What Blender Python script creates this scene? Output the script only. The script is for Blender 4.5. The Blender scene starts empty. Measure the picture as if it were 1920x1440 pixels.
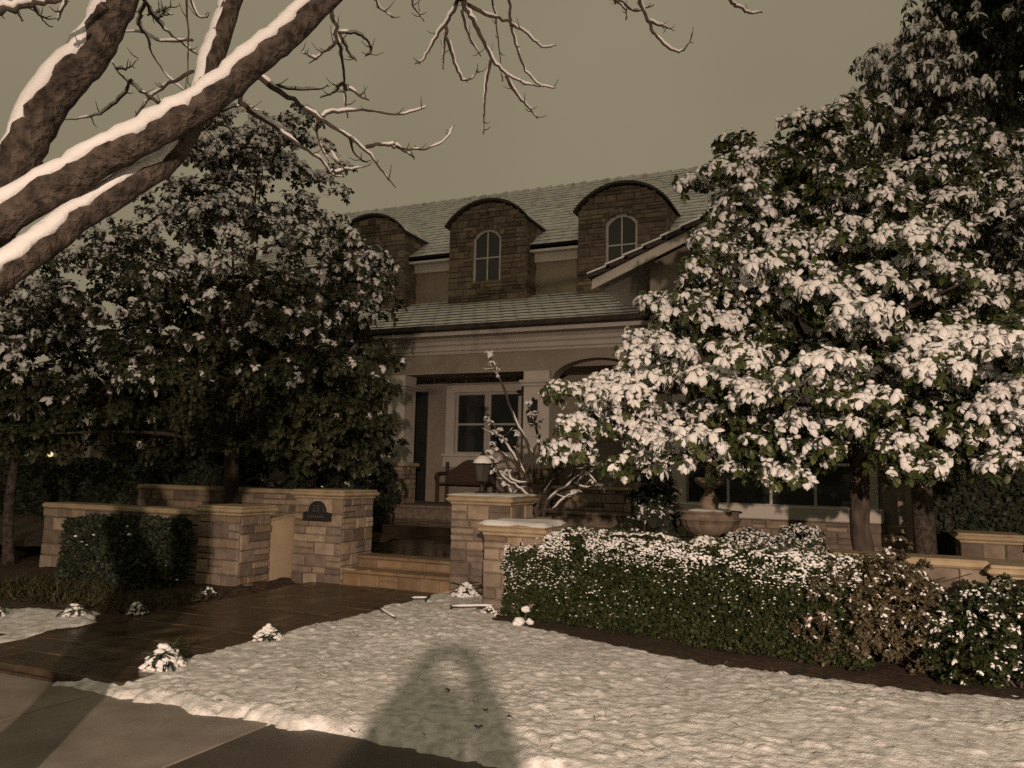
import bpy, math, random
import numpy as np
from mathutils import Vector, Matrix

# ------------------------------------------------------------------ camera, sky, exposure
scene = bpy.context.scene
scene.view_settings.view_transform = 'Standard'
scene.view_settings.look = 'None'
scene.view_settings.exposure = 0.0
scene.view_settings.gamma = 1.0
scene.view_settings.use_curve_mapping = False
scene.cycles.max_bounces = 5
scene.cycles.diffuse_bounces = 3
scene.cycles.glossy_bounces = 3
scene.cycles.transmission_bounces = 3
scene.cycles.use_denoising = False
scene.cycles.sample_clamp_indirect = 1.5

YAW, PITCH, ROLL = math.radians(23.8), math.radians(6.28), math.radians(1.2)
CAM = Vector((6.0, -14.84, 1.6))
fh = Vector((-math.sin(YAW), math.cos(YAW), 0)); rh = Vector((math.cos(YAW), math.sin(YAW), 0)); upv = Vector((0, 0, 1))
fw = fh * math.cos(PITCH) + upv * math.sin(PITCH); u0 = upv * math.cos(PITCH) - fh * math.sin(PITCH)
Rv = rh * math.cos(ROLL) + u0 * math.sin(ROLL); Uv = u0 * math.cos(ROLL) - rh * math.sin(ROLL)
cam_data = bpy.data.cameras.new('camera')
cam_data.sensor_width = 36.0
cam_data.lens = 36.0 * 1500 / 1920
cam_data.clip_start = 0.02
cam_data.clip_end = 2000
cam = bpy.data.objects.new('camera', cam_data)
scene.collection.objects.link(cam)
m4 = Matrix.Identity(4)
for i in range(3):
    m4[i][0], m4[i][1], m4[i][2], m4[i][3] = Rv[i], Uv[i], -fw[i], CAM[i]
cam.matrix_world = m4
scene.camera = cam

# low night cloud lit by the town: an even brownish overcast with faint cloud structure
world = bpy.data.worlds.new('World')
scene.world = world
world.use_nodes = True
wn = world.node_tree.nodes; wl = world.node_tree.links
bg = wn['Background']
tc = wn.new('ShaderNodeTexCoord'); nz = wn.new('ShaderNodeTexNoise')
nz.inputs['Scale'].default_value = 2.2; nz.inputs['Detail'].default_value = 3.0
cr = wn.new('ShaderNodeValToRGB')
cr.color_ramp.elements[0].position = 0.3; cr.color_ramp.elements[0].color = (0.234, 0.199, 0.127, 1)
cr.color_ramp.elements[1].position = 0.75; cr.color_ramp.elements[1].color = (0.272, 0.232, 0.157, 1)
wl.new(tc.outputs['Generated'], nz.inputs['Vector']); wl.new(nz.outputs['Fac'], cr.inputs['Fac'])
wl.new(cr.outputs['Color'], bg.inputs['Color'])
bg.inputs['Strength'].default_value = 1.0

LAMP_POS = (10.28, -23.3, 3.75)
LAMP_WATTS = 16800.0
LAMP_COLOR = (1.0, 0.735, 0.565)

# ------------------------------------------------------------------ helpers
COL = scene.collection
rng = np.random.RandomState(11)
random.seed(11)

def tag(o, label=None, cat=None, group=None, kind=None):
    if label: o['label'] = label
    if cat: o['category'] = cat
    if group: o['group'] = group
    if kind: o['kind'] = kind
    return o

def thing(name, loc, label, cat, group=None):
    e = bpy.data.objects.new(name, None)
    e.empty_display_size = 0.2
    e.location = loc
    COL.objects.link(e)
    return tag(e, label, cat, group)

def attach(o, parent):
    if parent is not None:
        o.parent = parent
        if parent.type == 'EMPTY':
            o.matrix_parent_inverse = Matrix.Translation(parent.location).inverted()

class MB:
    """collects faces in world coordinates, builds one mesh object"""
    def __init__(s): s.v = []; s.f = []; s.m = []
    def add(s, vs, fs, mi=0):
        b = len(s.v); s.v += [tuple(p) for p in vs]
        for f in fs: s.f.append(tuple(b + i for i in f)); s.m.append(mi)
        return s
    def box(s, lo, hi, mi=0, R=None, c=None, top=None):
        x0, y0, z0 = lo; x1, y1, z1 = hi
        vs = [(x0,y0,z0),(x1,y0,z0),(x1,y1,z0),(x0,y1,z0),(x0,y0,z1),(x1,y0,z1),(x1,y1,z1),(x0,y1,z1)]
        if R is not None: vs = [tuple(R @ Vector(p) + Vector(c)) for p in vs]
        fs = [(3,2,1,0),(4,5,6,7),(0,1,5,4),(1,2,6,5),(2,3,7,6),(3,0,4,7)]
        if top is None: return s.add(vs, fs, mi)
        b = len(s.v); s.v += vs
        for k, f in enumerate(fs): s.f.append(tuple(b + i for i in f)); s.m.append(top if k == 1 else mi)
        return s
    def bbox(s, lo, hi, r, mi=0):
        """box with chamfered vertical and horizontal edges"""
        x0, y0, z0 = lo; x1, y1, z1 = hi
        rings = []
        for z, d in ((z0, r), (z0 + r, 0), (z1 - r, 0), (z1, r)):
            e = r if d == 0 else r
            a, b_, c, d_ = x0 + d, x1 - d, y0 + d, y1 - d
            k = r * 0.6
            rings.append([(a+k,c,z),(b_-k,c,z),(b_,c+k,z),(b_,d_-k,z),(b_-k,d_,z),(a+k,d_,z),(a,d_-k,z),(a,c+k,z)])
        vs = [p for ring in rings for p in ring]; fs = [tuple(range(7, -1, -1)), tuple(range(24, 32))]
        for j in range(3):
            for i in range(8): fs.append((8*j+i, 8*j+(i+1)%8, 8*j+8+(i+1)%8, 8*j+8+i))
        return s.add(vs, fs, mi)
    def prism(s, poly, fn, a, b, mi=0):
        """poly (2-D list) extruded from a to b; fn(p, q, t) -> point"""
        n = len(poly)
        vs = [fn(p, q, a) for p, q in poly] + [fn(p, q, b) for p, q in poly]
        fs = [tuple(range(n - 1, -1, -1)), tuple(range(n, 2 * n))]
        fs += [(i, (i + 1) % n, n + (i + 1) % n, n + i) for i in range(n)]
        return s.add(vs, fs, mi)
    def tube(s, pts, rad, seg=7, mi=0, squash=1.0, jitter=0.0):
        P = [Vector(p) for p in pts]; n = len(P); vs = []; fs = []
        ref = Vector((0.13, 0.21, 0.97))
        for i in range(n):
            t = (P[min(i+1, n-1)] - P[max(i-1, 0)]).normalized()
            if i == 0:
                a = t.cross(ref)
                if a.length < 0.1: a = t.cross(Vector((1, 0, 0)))
            else: a = a - t * a.dot(t)      # carry the frame along so the tube never twists
            a.normalize(); b = a.cross(t).normalized()
            for k in range(seg):
                an = 2 * math.pi * k / seg
                r = rad[i] * (1 + random.uniform(-jitter, jitter))
                vs.append(P[i] + a * (math.cos(an) * r) + b * (math.sin(an) * r * squash))
        for i in range(n - 1):
            for k in range(seg):
                fs.append((i*seg+k, i*seg+(k+1)%seg, (i+1)*seg+(k+1)%seg, (i+1)*seg+k))
        fs.append(tuple(range(seg - 1, -1, -1))); fs.append(tuple(range((n-1)*seg, n*seg)))
        return s.add(vs, fs, mi)
    def lathe(s, prof, c, seg=24, mi=0, flute=None):
        vs = []; fs = []
        for j, (r, z) in enumerate(prof):
            for k in range(seg):
                an = 2 * math.pi * k / seg
                rr = r * (1 + (flute(j, an) if flute else 0))
                vs.append((c[0] + rr * math.cos(an), c[1] + rr * math.sin(an), c[2] + z))
        for j in range(len(prof) - 1):
            for k in range(seg):
                fs.append((j*seg+k, j*seg+(k+1)%seg, (j+1)*seg+(k+1)%seg, (j+1)*seg+k))
        fs.append(tuple(range(seg - 1, -1, -1))); fs.append(tuple(range((len(prof)-1)*seg, len(prof)*seg)))
        return s.add(vs, fs, mi)
    def build(s, name, mats, parent=None, smooth=False, kind=None, label=None):
        me = bpy.data.meshes.new(name)
        me.from_pydata(s.v, [], s.f)
        if not isinstance(mats, (list, tuple)): mats = [mats]
        for m in mats: me.materials.append(m)
        me.polygons.foreach_set('material_index', s.m)
        if smooth: me.polygons.foreach_set('use_smooth', [True] * len(s.f))
        me.update()
        o = bpy.data.objects.new(name, me)
        COL.objects.link(o)
        attach(o, parent)
        if kind: o['kind'] = kind
        if label: o['label'] = label
        return o

def tri_mesh(name, V, T, MI, mats, parent=None, smooth=True, kind=None):
    me = bpy.data.meshes.new(name)
    V = np.asarray(V, np.float32); T = np.asarray(T, np.int32)
    me.vertices.add(len(V)); me.vertices.foreach_set('co', V.ravel())
    me.loops.add(T.size); me.loops.foreach_set('vertex_index', T.ravel())
    w = T.shape[1]
    me.polygons.add(len(T)); me.polygons.foreach_set('loop_start', np.arange(len(T), dtype=np.int32) * w)
    if not isinstance(mats, (list, tuple)): mats = [mats]
    for m in mats: me.materials.append(m)
    if MI is not None: me.polygons.foreach_set('material_index', np.asarray(MI, np.int32))
    if smooth: me.polygons.foreach_set('use_smooth', np.ones(len(T), bool))
    me.update(calc_edges=True); me.validate()
    o = bpy.data.objects.new(name, me)
    COL.objects.link(o); attach(o, parent)
    if kind: o['kind'] = kind
    return o

def lattice(seed):
    return np.random.RandomState(seed).rand(256, 256)
def vnoise(x, y, seed=0, L={}):
    g = L.setdefault(seed, lattice(seed))
    xi = np.floor(x).astype(int); yi = np.floor(y).astype(int)
    fx = x - xi; fy = y - yi
    fx = fx * fx * (3 - 2 * fx); fy = fy * fy * (3 - 2 * fy)
    a = g[xi & 255, yi & 255]; b = g[(xi + 1) & 255, yi & 255]
    c = g[xi & 255, (yi + 1) & 255]; d = g[(xi + 1) & 255, (yi + 1) & 255]
    return (a * (1 - fx) + b * fx) * (1 - fy) + (c * (1 - fx) + d * fx) * fy
def sdist(px, py, poly):
    """signed distance to polygon, positive inside"""
    d = np.full(px.shape, 1e9); ins = np.zeros(px.shape, bool); n = len(poly)
    for i in range(n):
        ax, ay = poly[i]; bx, by = poly[(i + 1) % n]
        ex, ey = bx - ax, by - ay
        t = np.clip(((px - ax) * ex + (py - ay) * ey) / (ex * ex + ey * ey), 0, 1)
        d = np.minimum(d, np.hypot(px - ax - t * ex, py - ay - t * ey))
        cond = ((ay > py) != (by > py))
        with np.errstate(divide='ignore', invalid='ignore'):
            xx = ex * (py - ay) / (ey if ey else 1e-9) + ax
        ins ^= cond & (px < xx)
    return np.where(ins, d, -d)

# ------------------------------------------------------------------ materials
def mat(name, c1, c2=None, scale=4.0, rough=0.8, rough2=None, bump=0.0, bscale=40.0, rand=None, detail=4.0, spec=0.4, bdist=0.02, lo=0.35, hi=0.65, stretch=None, metallic=0.0):
    m = bpy.data.materials.new(name); m.use_nodes = True
    nt = m.node_tree; N = nt.nodes; L = nt.links
    b = N['Principled BSDF']
    b.inputs['Roughness'].default_value = rough
    b.inputs['Specular IOR Level'].default_value = spec
    b.inputs['Metallic'].default_value = metallic
    t = N.new('ShaderNodeTexCoord'); vec = t.outputs['Object']
    if stretch:
        mp = N.new('ShaderNodeMapping'); mp.inputs['Scale'].default_value = stretch
        L.new(vec, mp.inputs['Vector']); vec = mp.outputs['Vector']
    col = None
    if c2 is not None:
        n = N.new('ShaderNodeTexNoise'); n.inputs['Scale'].default_value = scale; n.inputs['Detail'].default_value = detail
        L.new(vec, n.inputs['Vector'])
        r = N.new('ShaderNodeValToRGB')
        r.color_ramp.elements[0].position = lo; r.color_ramp.elements[0].color = (*c1, 1)
        r.color_ramp.elements[1].position = hi; r.color_ramp.elements[1].color = (*c2, 1)
        L.new(n.outputs['Fac'], r.inputs['Fac']); col = r.outputs['Color']
        if rough2 is not None:
            mr = N.new('ShaderNodeMapRange'); mr.inputs['From Min'].default_value = lo; mr.inputs['From Max'].default_value = hi
            mr.inputs['To Min'].default_value = rough; mr.inputs['To Max'].default_value = rough2
            L.new(n.outputs['Fac'], mr.inputs['Value']); L.new(mr.outputs['Result'], b.inputs['Roughness'])
    if rand:
        oi = N.new('ShaderNodeObjectInfo'); rr = N.new('ShaderNodeValToRGB')
        rr.color_ramp.interpolation = 'LINEAR'
        while len(rr.color_ramp.elements) < len(rand): rr.color_ramp.elements.new(0.5)
        for i, c in enumerate(rand):
            rr.color_ramp.elements[i].position = i / (len(rand) - 1); rr.color_ramp.elements[i].color = (*c, 1)
        L.new(oi.outputs['Random'], rr.inputs['Fac'])
        if col is not None:
            mx = N.new('ShaderNodeMix'); mx.data_type = 'RGBA'; mx.blend_type = 'MULTIPLY'
            mx.inputs['Factor'].default_value = 1.0
            L.new(rr.outputs['Color'], mx.inputs['A']); L.new(col, mx.inputs['B']); col = mx.outputs['Result']
        else: col = rr.outputs['Color']
    if col is not None: L.new(col, b.inputs['Base Color'])
    else: b.inputs['Base Color'].default_value = (*c1, 1)
    if bump:
        n2 = N.new('ShaderNodeTexNoise'); n2.inputs['Scale'].default_value = bscale; n2.inputs['Detail'].default_value = 5.0
        L.new(vec, n2.inputs['Vector'])
        bp = N.new('ShaderNodeBump'); bp.inputs['Strength'].default_value = bump; bp.inputs['Distance'].default_value = bdist
        L.new(n2.outputs['Fac'], bp.inputs['Height']); L.new(bp.outputs['Normal'], b.inputs['Normal'])
    return m

def cheap(name, c1, c2, rough=0.6, spec=0.3):
    """colour varied per mesh island, for leaves"""
    m = bpy.data.materials.new(name); m.use_nodes = True
    N = m.node_tree.nodes; L = m.node_tree.links; b = N['Principled BSDF']
    b.inputs['Roughness'].default_value = rough; b.inputs['Specular IOR Level'].default_value = spec
    g = N.new('ShaderNodeNewGeometry'); r = N.new('ShaderNodeValToRGB')
    r.color_ramp.elements[0].color = (*c1, 1); r.color_ramp.elements[1].color = (*c2, 1)
    L.new(g.outputs['Random Per Island'], r.inputs['Fac']); L.new(r.outputs['Color'], b.inputs['Base Color'])
    return m

S = {}
S['snow'] = mat('snow', (0.80, 0.80, 0.80), (0.86, 0.86, 0.87), scale=6, rough=0.7, bump=0.25, bscale=60, spec=0.2)
S['snow_lawn'] = mat('snow_on_grass', (0.46, 0.45, 0.42), (0.82, 0.82, 0.82), scale=13, rough=0.75, bump=0.5, bscale=60, spec=0.2, lo=0.30, hi=0.62, detail=8)
S['leaf_snow'] = cheap('leaf_snow', (0.78, 0.78, 0.78), (0.86, 0.86, 0.86), rough=0.7, spec=0.2)
S['leaf_mag'] = cheap('magnolia_leaf', (0.030, 0.050, 0.018), (0.095, 0.110, 0.035), rough=0.45)
S['leaf_back'] = cheap('back_leaf', (0.035, 0.045, 0.024), (0.085, 0.085, 0.045), rough=0.6)
S['leaf_dark'] = cheap('dark_leaf', (0.022, 0.034, 0.022), (0.050, 0.060, 0.036), rough=0.6)
S['leaf_left'] = cheap('left_leaf', (0.026, 0.040, 0.020), (0.080, 0.078, 0.040), rough=0.5)
S['leaf_hedge'] = cheap('hedge_leaf', (0.018, 0.028, 0.010), (0.048, 0.060, 0.020), rough=0.55)
S['leaf_brown'] = cheap('brown_leaf', (0.060, 0.047, 0.028), (0.155, 0.132, 0.075), rough=0.6)
S['leaf_grey'] = cheap('grey_leaf', (0.035, 0.050, 0.032), (0.08, 0.09, 0.055), rough=0.6)
S['core'] = mat('hedge_twigs', (0.018, 0.020, 0.010), (0.035, 0.035, 0.018), scale=20, rough=0.95)
S['bark'] = mat('bark', (0.032, 0.025, 0.020), (0.135, 0.107, 0.086), scale=17, rough=0.95, bump=1.0, bscale=34, detail=10, bdist=.05)
S['bark_grey'] = mat('bark_grey', (0.04, 0.03, 0.024), (0.115, 0.088, 0.07), scale=10, rough=0.9, bump=1.0, bscale=22, stretch=(1, 1, 0.35))
S['twig'] = mat('twig_bark', (0.05, 0.038, 0.03), (0.10, 0.08, 0.062), scale=30, rough=0.9)
S['stone'] = mat('ashlar_stone', (0.70, 0.66, 0.62), (1.0, 0.98, 0.95), scale=7, rough=0.85, bump=0.6, bscale=25, rand=[(0.22,0.17,0.125),(0.38,0.31,0.23),(0.17,0.14,0.125),(0.45,0.385,0.30),(0.21,0.17,0.155),(0.33,0.28,0.225),(0.15,0.12,0.105),(0.40,0.33,0.25),(0.25,0.205,0.18)])
S['stone_dark'] = mat('dormer_stone', (0.65, 0.62, 0.6), (1.0, 0.98, 0.95), scale=6, rough=0.9, bump=0.6, bscale=20, rand=[(0.125,0.098,0.072),(0.23,0.185,0.135),(0.095,0.076,0.06),(0.19,0.155,0.115),(0.14,0.115,0.092),(0.27,0.22,0.165)])
S['mortar'] = mat('mortar', (0.15, 0.12, 0.09), (0.24, 0.195, 0.15), scale=14, rough=0.95, bump=0.4)
S['cap'] = mat('cast_stone_cap', (0.33, 0.255, 0.16), (0.45, 0.365, 0.245), scale=5, rough=0.75, bump=0.25, bscale=30)
S['stucco'] = mat('stucco', (0.28, 0.245, 0.20), (0.35, 0.305, 0.25), scale=1.3, rough=0.95, bump=0.35, bscale=70)
S['stucco_wall'] = mat('garden_stucco', (0.46, 0.36, 0.24), (0.54, 0.43, 0.30), scale=3, rough=0.95, bump=0.3, bscale=80)
S['knee'] = mat('pale_stucco', (0.22, 0.19, 0.145), (0.28, 0.24, 0.185), scale=1.3, rough=0.95, bump=0.3, bscale=60)
S['trim'] = mat('painted_trim', (0.50, 0.47, 0.42), (0.57, 0.535, 0.48), scale=2, rough=0.6)
S['white_frame'] = mat('window_frame_paint', (0.40, 0.38, 0.345), (0.46, 0.44, 0.40), scale=3, rough=0.5)
S['tile_edge'] = mat('roof_tile', (0.035, 0.030, 0.026), (0.07, 0.058, 0.048), scale=12, rough=0.85, bump=0.4)
S['tile_snow'] = mat('snow_dusted_tile', (0.46, 0.455, 0.445), (0.74, 0.74, 0.73), scale=5, rough=0.8, bump=0.3, bscale=25, detail=6, lo=0.36, hi=0.55, spec=0.2)
S['glass'] = mat('window_glass', (0.022, 0.026, 0.025), (0.036, 0.040, 0.036), scale=1.5, rough=0.08, spec=0.5)
S['curtain'] = mat('window_blind', (0.16, 0.16, 0.14), (0.22, 0.21, 0.19), scale=3, rough=0.9, stretch=(14, 14, 0.2))
S['door'] = mat('dark_door_paint', (0.018, 0.020, 0.019), (0.03, 0.032, 0.03), scale=4, rough=0.35)
S['iron'] = mat('black_iron', (0.010, 0.010, 0.010), (0.022, 0.020, 0.018), scale=30, rough=0.5, spec=0.5)
S['lamp_glass'] = mat('lantern_glass', (0.05, 0.05, 0.045), (0.08, 0.075, 0.06), scale=6, rough=0.15)
S['relief'] = mat('worn_relief', (0.05, 0.048, 0.046), (0.08, 0.076, 0.07), scale=40, rough=0.5)
S['bench'] = mat('bench_wood', (0.05, 0.032, 0.022), (0.09, 0.06, 0.042), scale=6, rough=0.7, stretch=(1, 10, 10))
S['flag'] = mat('wet_flagstone', (0.45, 0.42, 0.38), (1.0, 0.95, 0.85), scale=3.5, rough=0.22, rough2=0.55, bump=0.25, bscale=18, rand=[(0.085,0.062,0.044),(0.105,0.078,0.052),(0.078,0.057,0.042),(0.112,0.086,0.058),(0.09,0.066,0.048)], spec=0.5)
S['flag_dark'] = mat('wet_patio', (0.022, 0.016, 0.012), (0.045, 0.032, 0.022), scale=2.5, rough=0.08, rough2=0.25, bump=0.06, bscale=8, spec=0.5)
S['step'] = mat('step_stone', (0.75, 0.7, 0.62), (1.0, 0.96, 0.9), scale=6, rough=0.5, bump=0.3, rand=[(0.25,0.175,0.11),(0.33,0.235,0.15),(0.21,0.15,0.10),(0.29,0.22,0.145)])
S['concrete_pale'] = mat('frosted_concrete', (0.17, 0.145, 0.122), (0.34, 0.30, 0.265), scale=2.2, rough=0.6, bump=0.15, bscale=120, lo=0.3, hi=0.75, detail=6)
S['concrete_wet'] = mat('wet_concrete', (0.055, 0.046, 0.038), (0.095, 0.08, 0.066), scale=2.0, rough=0.35, rough2=0.6, bump=0.15, bscale=120, detail=6)
S['asphalt'] = mat('asphalt', (0.04, 0.038, 0.036), (0.06, 0.058, 0.055), scale=8, rough=0.6, bump=0.4, bscale=150)
S['soil'] = mat('bark_mulch', (0.028, 0.018, 0.011), (0.075, 0.046, 0.028), scale=18, rough=0.95, bump=1.0, bscale=45, detail=6)
S['fountain'] = mat('fountain_stone', (0.15, 0.115, 0.088), (0.28, 0.22, 0.165), scale=7, rough=0.85, bump=0.5, bscale=30)
S['grass'] = cheap('grass_blade', (0.03, 0.035, 0.012), (0.10, 0.085, 0.04))
S['neigh'] = mat('neighbour_wall', (0.20, 0.175, 0.135), (0.26, 0.23, 0.18), scale=1.5, rough=0.95)
S['bulb'] = bpy.data.materials.new('lit_bulb'); S['bulb'].use_nodes = True
_e = S['bulb'].node_tree.nodes['Principled BSDF']; _e.inputs['Emission Color'].default_value = (1, 0.85, 0.45, 1); _e.inputs['Emission Strength'].default_value = 0.9
S['lens'] = bpy.data.materials.new('lamp_lens'); S['lens'].use_nodes = True
_e = S['lens'].node_tree.nodes['Principled BSDF']; _e.inputs['Emission Color'].default_value = (1, 0.8, 0.58, 1); _e.inputs['Emission Strength'].default_value = 30
S['coat'] = mat('dark_coat', (0.03, 0.032, 0.04), (0.05, 0.05, 0.06), scale=8, rough=0.9)
S['skin'] = mat('skin', (0.42, 0.27, 0.20), (0.48, 0.31, 0.23), scale=10, rough=0.6)
S['hair'] = mat('hair', (0.03, 0.02, 0.015), (0.06, 0.04, 0.03), scale=30, rough=0.7)

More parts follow.
